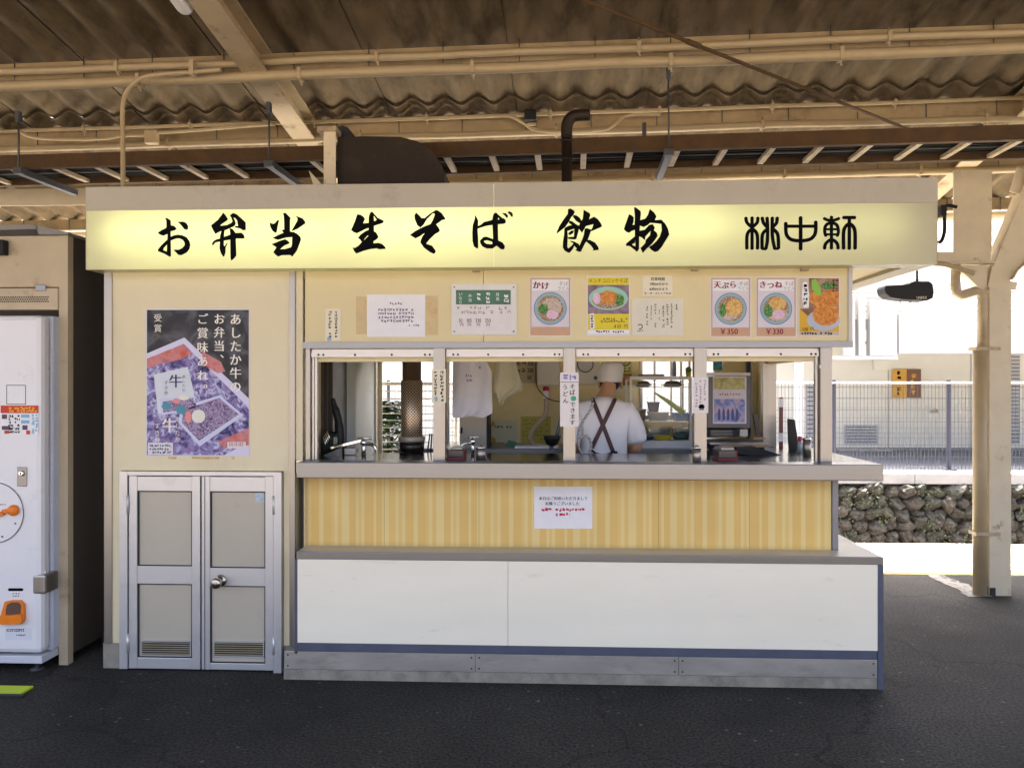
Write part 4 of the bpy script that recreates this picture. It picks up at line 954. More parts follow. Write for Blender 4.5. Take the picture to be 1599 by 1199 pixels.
menu('noodle_poster', 'noodle bowl poster with a round golden fritter priced 350 above the last window', 1110.5, 434, 1171.5, 525, '天ぷら', '￥350', [('printed_noodles', M_noo, -.1, .38, .5, .34, .06), ('printed_greens', M_onion, -.5, .1, .24, .4, .18), ('printed_fritter', M_fry, .2, -.08, .52, .52, .05)])
menu('noodle_poster', 'noodle bowl poster with fried tofu and pink fish cake priced 330', 1181.5, 434, 1242.5, 525, 'きつね', '￥330', [('printed_noodles', M_noo, .1, .38, .62, .38, .06), ('printed_tofu', M_fry, .1, -.34, .52, .42, .05), ('printed_greens', M_onion, -.48, .12, .26, .42, .18), ('printed_fish_cake', M_pink, .15, .36, .36, .3, .1)])
# --- yellow croquette noodle poster
t = sheet('croquette_poster', 'yellow poster of a croquette noodle bowl above the third window', 'poster', 916, 431, 983.5, 524, YU, M_lam)
p = Print(YU-.0014); p.rect(918, 433, 982, 521); p.build('printed_yellow', C('poster_yellow', (.66, .54, .03)), t)
p = Print(YU-.0019); p.rect(918, 445, 982, 490); p.build('printed_photo', blotch('photo_mauve', [(.3, (.12, .07, .10)), (.6, (.28, .20, .25)), (.8, (.14, .08, .12))], 14), t)
p = Print(YU-.0023); p.disc(950, 466, 30.5, 18.5); p.build('printed_bowl', C('bowl_green', (.30, .52, .42)), t)
p = Print(YU-.0027); p.disc(950, 469, 25, 13); p.build('printed_broth', M_broth, t)
p = Print(YU-.0031); p.disc(950, 464, 13, 10.5, jit=.04); p.build('printed_croquette', M_crq, t)
p = Print(YU-.0030); p.disc(967, 468, 8, 9, jit=.15); p.build('printed_greens', M_onion, t)
p = Print(YU-.0031); p.disc(932, 466, 6, 9, jit=.1); p.build('printed_fish_cake', M_pink, t)
p = Print(YU-.0024); p.text('メンチコロッケそば', 919, 434.5, 7.6, .9); p.text('410', 958, 505, 8.5); p.char('円', 974, 506, 6.5); p.squig(938, 496, 980, 504, 2, 11, sw=.14); p.build('lettering', C('brown_ink', (.10, .05, .02)), t)
p = Print(YU-.0022); p.poly([(921, 490), (927, 489), (929, 513), (922, 514)]); p.rect(918, 515, 982, 521); p.build('printed_white', M_pap, t)
p = Print(YU-.0027); p.squig(921, 491, 928, 513, 5, 1); p.squig(930, 515.5, 975, 520.5, 1, 12, sw=.2); p.build('lettering', M_ink, t)
# --- opening hours and plain sheet
t = sheet('opening_hours_card', 'small cream card with printed opening hours above the third window', 'card', 1003, 430.5, 1050, 462, YU, M_pap2)
p = Print(YU-.0014); p.ctext('営業時間', 1027, 433, 5.6, 1, 1); p.ctext('7時00分から', 1029, 441, 5.2, 1, 1); p.ctext('16時00分まで', 1028, 449, 5.0, 1, 1); p.ctext('オーダーストップ15:45', 1027, 456, 4.2, 1, 1); p.build('lettering', M_ink, t)
t = sheet('handwritten_sheet', 'laminated sheet of small vertical writing below the opening hours card', 'notice', 987, 466, 1067, 524, YU, C('pale_sheet', (.66, .62, .50), .25))
p = Print(YU-.0014)
for k in range(7): p.squig(1009+k*6.3, 474, 1012.5+k*6.3, 474+random.choice((26, 34, 38)), random.choice((9, 11)), 1, fill=.75, sw=.14)
p.squig(1055, 475, 1058, 484, 3, 1); p.squig(995, 515, 1004, 518, 1, 4, sw=.2)
for k in range(10):
    a0 = R(-60+k*27); a1 = R(-60+(k+1)*27); p.poly([(999.5+4.2*math.sin(a0), 510-4.2*math.cos(a0)), (999.5+4.2*math.sin(a1), 510-4.2*math.cos(a1)), (999.5+2.9*math.sin(a1), 510-2.9*math.cos(a1)), (999.5+2.9*math.sin(a0), 510-2.9*math.cos(a0))])
p.build('lettering', M_ink, t)
# --- fried chicken poster
t = sheet('fried_food_poster', 'poster of brown fried croquettes with a green leaf at the right end', 'poster', 1247, 433, 1311.5, 525, YU, M_lam)
p = Print(YU-.0014); p.rect(1248.5, 434.5, 1310, 518); p.build('printed_ground', blotch('poster_brown', [(.3, (.14, .05, .03)), (.55, (.36, .20, .12)), (.75, (.5, .34, .22))], 9), t)
p = Print(YU-.0019); p.poly([(1251, 484), (1262, 494), (1278, 515), (1310, 500), (1310, 518), (1248.5, 518), (1248.5, 480)]); p.build('printed_yellow', C('amber', (.60, .36, .03)), t)
p = Print(YU-.0023); p.disc(1286, 500, 26, 17); p.build('printed_plate', C('plate_grey', (.42, .45, .52)), t)
for k, (cx, cy, rx, ry) in enumerate(((1298, 464, 16, 12), (1276, 466, 13, 11), (1290, 490, 21, 19))):
    p = Print(YU-.0027-.0004*k); p.poly([(max(1249, min(1310, cx+rx*math.cos(a)*(1+random.uniform(-.04, .04)))), cy+ry*math.sin(a)) for a in [2*math.pi*i/26 for i in range(26)]]); p.build('printed_croquette', M_crq, t)
p = Print(YU-.0034); p.poly([(1267, 437), (1274, 436), (1281, 450), (1283, 462), (1277, 461), (1268, 452)]); p.build('printed_leaf', C('leaf_green', (.22, .46, .06)), t)
p = Print(YU-.0022); p.disc(1294, 446, 12, 6, jit=.2); p.build('printed_greens', M_onion, t)
p = Print(YU-.0026); p.rect(1248.5, 434.5, 1263, 482); p.rect(1248.5, 518.2, 1310, 523.5); p.build('printed_panel', C('panel_tan', (.50, .42, .34)), t)
p = Print(YU-.0031); p.poly([(1254, 441), (1260, 440), (1264, 460), (1263, 480), (1255, 480), (1252, 462)]); p.build('printed_tag', M_pap, t)
p = Print(YU-.0036); p.squig(1253, 444, 1263, 477, 5, 1, sw=.2); p.text('110', 1252, 510, 8); p.char('円', 1265, 510, 6); p.squig(1251, 518.5, 1300, 523, 1, 12, sw=.2); p.squig(1299, 436, 1309, 456, 5, 2, sw=.16); p.build('lettering', M_ink, t)
# --- notice on the striped panel
t = sheet('closing_notice', 'white notice with black and red lines taped to the striped panel under the counter', 'notice', 834, 759.5, 925, 825, YP-.001)
p = Print(YP-.0025); p.ctext('本日はご利用いただきまして', 879.5, 775, 5.9, 1, 1); p.ctext('有難うございました', 878, 783, 6, 1, 1); p.build('lettering', M_ink, t)
p = Print(YP-.0025); p.squig(846, 792.5, 861, 798.5, 1, 3, fill=1, sw=.3); p.squig(867, 792.5, 913, 798.5, 1, 9, fill=1, sw=.26); p.squig(867, 800, 888, 806, 1, 4, fill=1, sw=.26); p.char('?', 888.5, 800, 6.5); p.build('lettering', C('red_ink', (.45, .02, .04)), t)
M_tape = glass('clear_tape', (.93, .92, .88))
# --- strips on the window posts
YPo = YW-.0125
t = sheet('post_note', 'cream handwritten strip on the window post left of the hanging bags', 'note', 674.5, 576, 696.5, 629, YPo, M_pap2)
p = Print(YPo-.0014); p.squig(677, 579, 683, 618, 8, 1, sw=.15); p.squig(686, 579, 694, 627, 9, 1, sw=.15); p.build('lettering', M_ink, t)
p = Print(YPo-.0014); p.disc(681, 623, 2.6, 4); p.build('blue_mark', MATS['blue_mark'], t)
t = sheet('post_note', 'white card with large brush writing on the post left of the worker', 'note', 874.5, 581.5, 903.5, 666, YPo, M_lam)
p = Print(YPo-.0014); p.vtext('そばもできます', 889, 599, 9, 9.3, 1, jit=.8); p.vtext('うどん', 878, 600, 9, 10.5, 1, jit=.6); p.rect(875, 596.3, 903, 597); p.build('lettering', M_ink, t)
p = Print(YPo-.0014); p.squig(878, 584, 900, 594.5, 1, 2, fill=1, sw=.16); p.build('lettering', C('purple_ink', (.22, .18, .42)), t)
p = Print(YPo-.002); p.disc(896, 622, 4, 4, jit=.1); p.build('green_mark', C('green_mark', (.05, .35, .22)), t)
t = sheet('post_note', 'pale printed strip with a bowl mark on the post right of the worker', 'note', 1081, 589, 1106, 645, YPo, M_lam)
p = Print(YPo-.0014); p.squig(1085, 593, 1090, 636, 10, 1, sw=.14); p.squig(1092, 593, 1096, 630, 9, 1, sw=.14); p.squig(1098, 593, 1103, 625, 8, 1, sw=.14); p.build('lettering', C('violet_ink2', (.22, .16, .22)), t)
p = Print(YPo-.0014); p.poly([(1090, 634), (1101, 634), (1099, 638), (1092, 638)]); p.rect(1092, 638.5, 1099, 640); p.disc(1095.5, 633, 4, 2); p.build('bowl_mark', M_ink, t)
t = sheet('wall_card', 'small cream label low on the post at the right corner window', 'label', 1279.5, 570, 1282.5, 575, YPo, M_pap2)
# ================================================================== shelter and vending machine
YSh = 0.17
sh = thing('machine_shelter', 'weathered beige steel shelter around the white vending machine at the left', 'shelter', (-3.0, .6, 0))
M_shel = pm('shelter_paint', (.46, .38, .25), .6, var=.10, scale=4, dirt=(.22, .10, .03), damt=.8, dscale=3.5, dlo=.58, dhi=.75)
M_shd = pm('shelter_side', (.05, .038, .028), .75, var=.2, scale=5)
sx0, sx1 = -4.1, qx(106, YSh)
xi = qx(92, YSh)
zr = qz(362, YSh)
MB().box(xi, sx1, YSh, YSh+.05, 0.0, zr).build('post', M_shel, sh)
MB().box(sx0, xi-.001, YSh+.004, YSh+.05, qz(444, YSh), zr-.001).build('top_panel', M_shel, sh)
o = MB().box(sx0, xi-.001, YSh-.01, YSh+.05, qz(481, YSh), qz(446, YSh), .004).build('lintel', M_shel, sh)
ve = thing_ = None
mb = MB(); vz0, vz1 = qz(470, YSh), qz(459, YSh)
for r_ in range(3):
    n_ = 30
    for k in range(n_):
        cx = qx(77, YSh)-k*.0125-(r_ % 2)*.006; mb.lathe([(.0045, 0), (.0045, .0012)], (cx, YSh-.0102, vz0+.008+r_*.012), 6, 'y')
stuff(mb.build('vent_holes', M_dark, sh))
MB().box(qx(58, YSh), qx(74, YSh), YSh-.016, YSh-.0105, qz(451, YSh), qz(441, YSh), .002).build('hinge', M_steel, sh)
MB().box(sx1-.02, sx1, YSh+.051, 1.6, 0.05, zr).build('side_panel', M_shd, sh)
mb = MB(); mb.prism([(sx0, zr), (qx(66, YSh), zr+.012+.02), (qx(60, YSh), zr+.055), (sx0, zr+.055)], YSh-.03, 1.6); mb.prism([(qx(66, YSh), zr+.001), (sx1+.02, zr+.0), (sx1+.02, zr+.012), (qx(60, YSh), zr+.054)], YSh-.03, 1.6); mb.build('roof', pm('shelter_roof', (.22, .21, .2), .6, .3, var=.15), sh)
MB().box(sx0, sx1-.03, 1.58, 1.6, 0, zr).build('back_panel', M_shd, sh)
MB().box(qx(-20, YSh), qx(14, YSh), YSh-.05, YSh-.0, qz(394, YSh), qz(370, YSh), .006).build('lamp_box', M_black, sh)
MB().box(qx(-20, YSh), qx(8, YSh), YSh-.054, YSh-.0505, qz(386, YSh), qz(374, YSh)).build('lamp_lens', M_steel, sh)
MB().box(sx1-.004, sx1+.06, YSh+.35, YSh+.40, 0, .08).build('foot', M_shd, sh)

YV = 0.02
vm = thing('vending_machine', 'white vending machine with orange coin knobs cut off at the left edge', 'vending machine', (-3.0, .35, 0))
vx1 = qx(66, YV); vx0 = vx1-1.15; vz0, vz1 = qz(1036, YV), qz(488, YV)
MB().box(vx0, vx1, YV+.09, .75, vz0, vz1, .012).build('cabinet', pm('machine_side', (.50, .53, .60), .35, var=.05), vm)
dr_ = MB().box(vx0, vx1-.004, YV, YV+.087, vz0+.012, vz1-.004, .028).build('door', M_vm, vm)
for p_ in dr_.data.polygons: p_.use_smooth = False
MB().box(vx0, vx1-.01, YV+.012, YV+.7, qz(1049, YV), vz0-.002, .004).build('base_plate', pm('plinth', (.55, .56, .60), .4), vm)
for X_ in (vx1-.08, vx0+.1):
    MB().lathe([(.035, 0), (.035, .008), (.012, .012), (.012, qz(1049, YV)+.0)], (X_, YV+.08, 0), 12).build('foot', M_galv, vm)
p = Print(YV); 
for a in ((10, 601, 40.5, 602), (10, 630.5, 40.5, 631.5), (10, 602, 11, 630.5), (39.5, 602, 40.5, 630.5)): p.rect(*a)
p.build('panel_outline', M_dark, dr_)
p = Print(YV); p.rect(1, 633, 60, 679); st = p.build('price_sticker', M_pap, vm)
p = Print(YV-.0005); p.rect(1, 633, 60, 645); p.rect(7, 672, 14, 677); p.rect(41, 672, 47, 678); p.build('red_print', C('sticker_red', (.55, .05, .02)), st)
p = Print(YV-.0009); p.squig(13, 635, 58, 644, 2, 10, sw=.2); p.build('gold_print', C('sticker_gold', (.75, .42, .03)), st)
p = Print(YV-.0005); p.rect(3, 647, 11, 654); p.rect(3, 665, 16, 671); p.rect(35, 664, 43, 671); p.build('dark_print', C('sticker_dark', (.10, .06, .10)), st)
p = Print(YV-.0005); p.rect(33, 647, 46, 652); p.rect(33, 656, 46, 661); p.squig(49, 646, 60, 678, 7, 2, sw=.25); p.build('blue_print', C('sticker_blue', (.20, .42, .58)), st)
p = Print(YV-.0005); p.squig(13, 647, 31, 677, 6, 4, sw=.2); p.build('lettering', M_ink, st)
cx, cz = q(35, 744, YV)
o = MB().box(cx-.027, cx+.027, YV-.006, YV, cz-.052, cz+.052, .0028).build('lock_plate', M_steel, vm); MB().lathe([(.015, 0), (.015, .008), (.010, .010)], (cx, YV-.006, cz+.018), 14, 'y').build('lock', M_chrome, o)
MB().box(cx-.003, cx+.003, YV-.017, YV-.0165, cz+.010, cz+.026).build('keyhole', M_dark, o)
# coin dial: pale disc with grey ring and orange knobs
cx, cz = q(-8, 800, YV)
o = MB().lathe([(.165, 0), (.165, .004), (.16, .006)], (cx, YV, cz), 48, 'y').build('dial_plate', M_vm, vm)
MB().tube([(cx+.162*math.cos(a), YV-.006, cz+.162*math.sin(a)) for a in [2*math.pi*k/60 for k in range(60)]], .0022, 6, close=True).build('ring', M_galv, o)
kx, kz = q(22, 796, YV)
MB().lathe([(.028, 0), (.030, .012), (.026, .022), (.006, .025)], (kx+.006, YV-.006, kz), 20, 'y').build('orange_knob', M_orange, o)
MB().bar((kx-.05, YV-.016, kz-.006), (kx, YV-.016, kz+.002), .018, .020).build('knob_pointer', M_orange, o)
MB().bar((kx-.09, YV-.016, kz-.03), (kx-.045, YV-.016, kz-.012), .018, .022).build('knob_pointer', M_orange, o)
p = Print(YV-.0065); p.squig(22, 814, 26, 820, 1, 1, fill=1); p.squig(1, 835, 6, 841, 1, 1, fill=1); p.squig(0, 786, 9, 789, 1, 4); p.build('lettering', M_ink, o)
p = Print(YV); p.poly([(14, 918), (35, 918), (37, 920), (35, 922.5), (14, 922.5), (12, 920)]); p.build('return_label', M_ink, vm)
p = Print(YV); p.squig(19, 925, 31, 932, 2, 3, sw=.1); p.build('hand_mark', M_ink, vm)
# orange coin return cup
P_ = [q(x, y, YV) for x, y in ((8, 948), (11, 938), (20, 936), (34, 936), (40, 942), (41, 966), (38, 971), (8, 972), (3, 966))]
o = MB().prism(P_, YV-.02, YV-.0005).build('coin_return', M_orange, vm)
P_ = [q(x, y, YV) for x, y in ((13, 950), (15, 942), (22, 938.5), (33, 938.5), (37, 943), (36, 956), (13, 959))]
MB().prism(P_, YV-.021, YV-.0202).build('cup_opening', pm('cup_shadow', (.10, .05, .03), .6), o)
P_ = [q(x, y, YV) for x, y in ((4, 959), (38, 956), (41, 966), (38, 971), (8, 972), (3, 966))]
MB().prism(P_, YV-.035, YV-.0205).build('cup_lip', M_orange, o)
p = Print(YV); p.rect(8, 980, 50, 999); o = p.build('paper_sticker', flat('pale_sticker', (.62, .63, .67)), vm)
p = Print(YV-.0005); p.squig(10, 981, 38, 986, 2, 10, sw=.2); p.squig(25, 989, 40, 993, 1, 6, sw=.2); p.build('lettering', M_ink, o)
# padlock box on the door seam
cx, cz = q(74, 908, YV+.06)
o = MB().box(cx-.042, cx+.03, YV-.005, YV+.12, cz-.052, cz+.052, .012).build('padlock_box', M_steelv, vm)
MB().tube([(cx-.006, YV+.03, cz+.05), (cx-.006, YV+.03, cz+.06), (cx+.01, YV+.03, cz+.06), (cx+.01, YV+.03, cz+.05)], .005, 8).build('latch', M_chrome, o)
# bright strip on the ground
a, b, c, d = ground(-30, 1076), ground(52, 1074), ground(46, 1086), ground(-30, 1088)
t = thing('floor_strip', 'bright lime green strip lying on the asphalt before the vending machine', 'floor strip', (a.x, a.y, 0))
mb = MB(); mb.prism([(0, 0)]*0 or [(a.x, .012), (b.x, .012), (b.x, .002), (a.x, .002)], c.y, b.y); mb.build('strip', flat('lime_tape', (.42, .58, .02)), t)
mb = MB(); mb.box(a.x, c.x-.02, c.y-.022, c.y-.001, .001, .010); mb.build('dark_edge', M_dark, t)

# ================================================================== inside the stall
ZD = ZC1-.002      # deck height
# grey-white rounded partition at the left
t = thing('white_cabinet', 'pale rounded upright cabinet inside the first window', 'cabinet', (qx(560, 1.0), 1.1, 0))
xa, xb = qx(520, .95), qx(551, .95)
pr_ = [(xa, .95), (xb-.10, .95)]+[(xb-.10+.10*math.sin(R(k*9)), 1.05-.10*math.cos(R(k*9))) for k in range(1, 11)]+[(xb, 1.6), (xa, 1.6)]
mb = MB(); zt = ZS-.05
A_ = [mb.bm.verts.new((x, y, 0.03)) for x, y in pr_]; B_ = [mb.bm.verts.new((x, y, zt)) for x, y in pr_]
mb.bm.faces.new(A_[::-1]); mb.bm.faces.new(B_)
for i in range(len(pr_)):
    f = mb.bm.faces.new((A_[i], A_[(i+1) % len(pr_)], B_[(i+1) % len(pr_)], B_[i])); f.smooth = 1 < i < 12
mb.build('shell', pm('cabinet_pale', (.50, .54, .52), .45, var=.04), t)
box('door_edge', M_sash, t, xb-.012, xb+.012, 1.601, 1.64, 0.03, zt)
t = thing('dark_locker', 'dark narrow locker at the left end inside the first window', 'locker', (qx(508, .6), .7, 0))
x0_, x1_ = qx(497, .62), qx(519, .62)
box('body', pm('locker_black', (.025, .02, .018), .4, var=.2), t, x0_-.12, x1_, .64, 1.4, .02, ZS-.06)
for k in range(3): box('edge_strip', pm('strip_brown', (.10, .07, .05), .4), t, x0_+.02+k*.03, x0_+.026+k*.03, .633, .6395, ZD, ZS-.06)
# kettle / ladle handle like dark hanger
t = thing('dark_ladle_rack', 'dark long handled tool leaning by the tap in the first window', 'utensil', (qx(522, .55), .55, ZD))
pts = [(qx(x, .55), .55, qz(y, .55)) for x, y in ((530, 720), (531, 690), (529, 660), (523, 635), (519, 622))]
MB().tube(smooth_path(pts, 5), [.030]*5+[.028]*5+[.024]*5+[.016]*5+[.006], 10).build('handle', M_black, t)
MB().box(qx(506, .55), qx(532, .55), .50, .62, ZD, ZD+.13, .03).build('pot', pm('pot_dark', (.04, .06, .05), .2, .6), t)
for k in range(4):
    a = (qx(505+k*2, .5), .5, ZD+.10+k*.012); MB().tube([a, (a[0]+.02, .49, a[2]-.05)], .005, 6).build('spoon', M_chrome, t)
def tap(label, px, py_top, Y, flip=1, s=1.0):
    X_ = qx(px, Y); t = thing('water_tap', label, 'tap', (X_, Y, ZD))
    h = (qz(py_top, Y)-ZD)
    MB().tube([(X_, Y, ZD), (X_, Y, ZD+h*.75)], .014*s, 12).build('stem', M_chrome, t)
    MB().lathe([(.022*s, 0), (.02*s, .02), (.012*s, .03)], (X_, Y, ZD+h*.62), 12).build('collar', M_chrome, t)
    MB().tube(smooth_path([(X_, Y, ZD+h*.6), (X_+.03*flip*s, Y-.02, ZD+h*.68), (X_+.07*flip*s, Y-.04, ZD+h*.6), (X_+.08*flip*s, Y-.045, ZD+h*.38)], 5), .011*s, 10).build('spout', M_chrome, t)
    mb = MB(); mb.tube([(X_-.035*s, Y, ZD+h*.95), (X_+.045*s, Y, ZD+h*.98)], .007*s, 8); mb.tube([(X_, Y, ZD+h*.75), (X_, Y, ZD+h*.97)], .008*s, 8); mb.build('handle', M_chrome, t)
tap('chrome tap with lever handle inside the first window', 568, 684, .42, 1)
tap('small chrome tap behind the dark box in the second window', 738, 682, .5, -1, .8)
t = thing('steel_trough', 'bright steel spout tray sloping beside the first window tap', 'tray', (qx(545, .45), .45, ZD))
MB().bar((qx(518, .45), .45, qz(700, .45)), (qx(566, .45), .45, qz(688, .45)), .05, .012).build('arm', M_chrome, t)
MB().prism([q(500, 713, .40), q(530, 700, .40), q(530, 716, .40)], .40, .46).build('wedge', M_steel, t)
MB().box(qx(538, .45), qx(556, .45), .44, .52, ZD, qz(700, .45), .004).build('box', M_steelv, t)
# perforated flue
def perf():
    m = bpy.data.materials.new('perforated_metal'); m.use_nodes = True; nt = m.node_tree; N = nt.nodes; L = nt.links; b = N['Principled BSDF']
    tc = N.new('ShaderNodeUVMap') if False else N.new('ShaderNodeTexCoord')
    sp = N.new('ShaderNodeSeparateXYZ'); L.new(tc.outputs['Object'], sp.inputs[0])
    at = N.new('ShaderNodeMath'); at.operation = 'ARCTAN2'; L.new(sp.outputs[1], at.inputs[0]); L.new(sp.outputs[0], at.inputs[1])
    u = N.new('ShaderNodeMath'); u.operation = 'MULTIPLY'; u.inputs[1].default_value = 11/math.pi; L.new(at.outputs[0], u.inputs[0])
    v = N.new('ShaderNodeMath'); v.operation = 'MULTIPLY'; v.inputs[1].default_value = 50; L.new(sp.outputs[2], v.inputs[0])
    s1 = N.new('ShaderNodeMath'); s1.operation = 'ADD'; L.new(u.outputs[0], s1.inputs[0]); L.new(v.outputs[0], s1.inputs[1])
    s2 = N.new('ShaderNodeMath'); s2.operation = 'SUBTRACT'; L.new(u.outputs[0], s2.inputs[0]); L.new(v.outputs[0], s2.inputs[1])
    cb = N.new('ShaderNodeCombineXYZ'); L.new(s1.outputs[0], cb.inputs[0]); L.new(s2.outputs[0], cb.inputs[1])
    fr = N.new('ShaderNodeVectorMath'); fr.operation = 'FRACTION'; L.new(cb.outputs[0], fr.inputs[0])
    ds = N.new('ShaderNodeVectorMath'); ds.operation = 'DISTANCE'; ds.inputs[1].default_value = (.5, .5, 0); L.new(fr.outputs[0], ds.inputs[0])
    lt = N.new('ShaderNodeMath'); lt.operation = 'LESS_THAN'; lt.inputs[1].default_value = .33; L.new(ds.outputs[1], lt.inputs[0])
    mx = N.new('ShaderNodeMix'); mx.data_type = 'RGBA'; L.new(lt.outputs[0], mx.inputs[0]); mx.inputs[6].default_value = (.55, .42, .28, 1); mx.inputs[7].default_value = (.012, .01, .008, 1)
    L.new(mx.outputs[2], b.inputs['Base Color']); b.inputs['Metallic'].default_value = .7; b.inputs['Roughness'].default_value = .38
    iv = N.new('ShaderNodeMath'); iv.operation = 'MULTIPLY_ADD'; iv.inputs[1].default_value = -.7; iv.inputs[2].default_value = .7; L.new(lt.outputs[0], iv.inputs[0]); L.new(iv.outputs[0], b.inputs['Metallic'])
    return m
Yf = .72; fx = qx(643, Yf)
t = thing('perforated_flue', 'tall brown perforated metal flue standing in the first window', 'flue', (fx, Yf, ZD))
o = MB().lathe([(.066, qz(712, Yf)), (.066, qz(594, Yf))], (0, 0, 0), 28).build('perforated_sleeve', perf(), None); o.location = (fx, Yf, 0); o.parent = t; o.matrix_parent_inverse = Matrix.Translation(-t.location)
MB().tube([(fx, Yf, qz(596, Yf)), (fx, Yf, ZS-.04)], .058, 20).build('pipe', pm('flue_brown', (.16, .10, .06), .45, .6, var=.2), t)
MB().lathe([(.080, 0), (.082, .01), (.082, .028), (.078, .034)], (fx, Yf, qz(690, Yf)), 24).build('collar', pm('collar_grey', (.34, .31, .24), .5, .4, var=.25), t)
MB().lathe([(.076, ZD-.0), (.078, qz(690, Yf))], (fx, Yf, 0), 24).build('burner_base', pm('base_glassy', (.03, .022, .018), .15, .3), t)
for k in range(3): MB().tube([(fx+.10+.02*k, Yf-.02, ZD), (fx+.115+.012*k, Yf-.02, ZD+.11)], .005, 6).build('rod', M_galv, t)
# dark red boxes, cups
def chop(label, pxa, pxb, py0, py1, Y):
    xa, xb = qx(pxa, Y), qx(pxb, Y); t = thing('chopstick_box', label, 'box', ((xa+xb)/2, Y, ZD))
    z1 = qz(py0, Y); M_lac = pm('lacquer_dark', (.035, .028, .03), .3); M_lr = pm('lacquer_red', (.20, .02, .02), .35)
    MB().box(xa+.004, xb-.004, Y+.001, Y+.16, ZD+.012, z1, .003).build('body', M_lac, t)
    MB().box(xa, xb, Y-.004, Y+.165, ZD+.0005, ZD+.0115, .002).build('foot', M_lr, t)
    MB().box(xb-.0035, xb, Y, Y+.16, ZD+.012, z1, .001).build('edge', M_lr, t)
    MB().box(xa+.02, xb-.01, Y+.02, Y+.15, z1+.0005, z1+.012, .003).build('lid', pm('lid_pale2', (.42, .40, .36), .4), t)
chop('dark red chopstick box beside the post in the second window', 697, 724, 703, 722, .20)
chop('dark red chopstick box by the post in the last window', 1121, 1151, 702, 722, .20)
def cup(label, px, py0, w_, Y, lidh=.012):
    X_ = qx(px, Y); r = w_/2*(Y-CY)/F; z1 = qz(py0, Y); t = thing('steel_canister', label, 'canister', (X_, Y, ZD))
    MB().lathe([(r, 0), (r, z1-ZD-lidh), (r*.97, z1-ZD-lidh)], (X_, Y, ZD+.0003), 24).build('body', M_steelv, t)
    MB().lathe([(r*1.04, z1-ZD-lidh+.0005), (r*1.04, z1-ZD-.003), (r*.9, z1-ZD), (r*.15, z1-ZD+.001), (r*.15, z1-ZD+.010), (r*.05, z1-ZD+.012)], (X_, Y, ZD), 24).build('lid', M_chrome, t)
cup('steel lidded canister near the small tap in the second window', 751, 697, 16, .24)
cup('slim steel canister at the foot of the post right of the worker', 1088, 696, 13, .10)
cup('steel canister by the right corner post of the last window', 1260, 682, 13, .55)
# hanging carrier bags
M_bag = pm('white_bag', (.66, .66, .72), .5, var=.06, scale=6); M_bag2 = pm('cream_cloth', (.50, .48, .34), .7, var=.08)
def hang(name, label, cat, outline, Y, m, fold):
    xs_ = [a for a, b in outline]; cx = sum(xs_)/len(xs_)
    t = thing(name, label, cat, (qx(cx, Y), Y, qz(max(b for a, b in outline), Y)))
    # outline as rows: list of (y, xl, xr)
    return t
def cloth(name, label, cat, rows, Y, m, ph):
    t = thing(name, label, cat, (qx(rows[0][1], Y), Y, qz(rows[-1][0], Y)))
    F_, B_ = [], []
    n = 14
    for j, (y, xl, xr) in enumerate(rows):
        fr_, br_ = [], []
        for i in range(n+1):
            f = i/n; x = xl+(xr-xl)*f; yy = y+(math.sin(f*7+ph)*1.2 if j == len(rows)-1 else 0)
            X_, Z_ = q(x, yy, Y)
            dp = .012*math.sin(f*9+ph+j*.5)+.008*math.sin(f*17+j)
            th_ = .018*math.sin(math.pi*f)+.002
            fr_.append((X_, Y-th_+dp, Z_)); br_.append((X_, Y+th_*.4+dp, Z_))
        F_.append(fr_); B_.append(br_)
    mb = MB(); mb.sheet(F_); mb.sheet(B_); mb.sheet([F_[-1], B_[-1]]); mb.sheet([[r[0] for r in F_], [r[0] for r in B_]]); mb.sheet([[r[-1] for r in F_], [r[-1] for r in B_]])
    mb.build('sheet', m, t); return t
t = cloth('carrier_bag', 'white plastic carrier bag pegged inside the second window', 'bag', [(555, 712, 752), (562, 707, 758), (580, 706.5, 768), (610, 706.5, 768), (636, 706.5, 769), (645, 706.5, 769), (651, 707, 755)], 1.02, M_bag, .4)
p = Print(.99); p.squig(727, 583, 738, 597, 2, 2, fill=1, sw=.14); p.squig(747, 560, 752, 578, 2, 1, fill=1, sw=.14); p.build('printed_logo', C('bag_blue', (.20, .20, .50)), t)
for px in (715.5,): MB().box(qx(px-2, .98), qx(px+2, .98), .96, .98, qz(564, .98), qz(552, .98), .002).build('peg', C('peg_red', (.45, .02, .03)), t)
t = cloth('hanging_cloth', 'cream cloth pegged up beside the white bag in the second window', 'cloth', [(553, 774, 803), (570, 773, 806), (590, 771.5, 812), (602, 771, 817), (609, 771.5, 816), (616, 776, 800), (624, 778, 788), (631, 780, 785)], 1.0, M_bag2, 1.7)
for px in (772, 796): MB().box(qx(px-2, .97), qx(px+2, .97), .95, .97, qz(560, .97), qz(551, .97), .002).build('peg', C('peg_orange', (.5, .12, .02)), t)
t = thing('clothes_line', 'thin cord strung inside the stall holding the bag and cloth', 'cord', (qx(760, 1.0), 1.0, qz(552, 1.0)))
MB().tube([(DX+.02, 1.0, qz(551, 1.0)), (qx(760, 1.0), 1.0, qz(553, 1.0)), (KR-.05, 1.0, qz(550, 1.0))], .003, 5).build('cord', M_pipe, t)
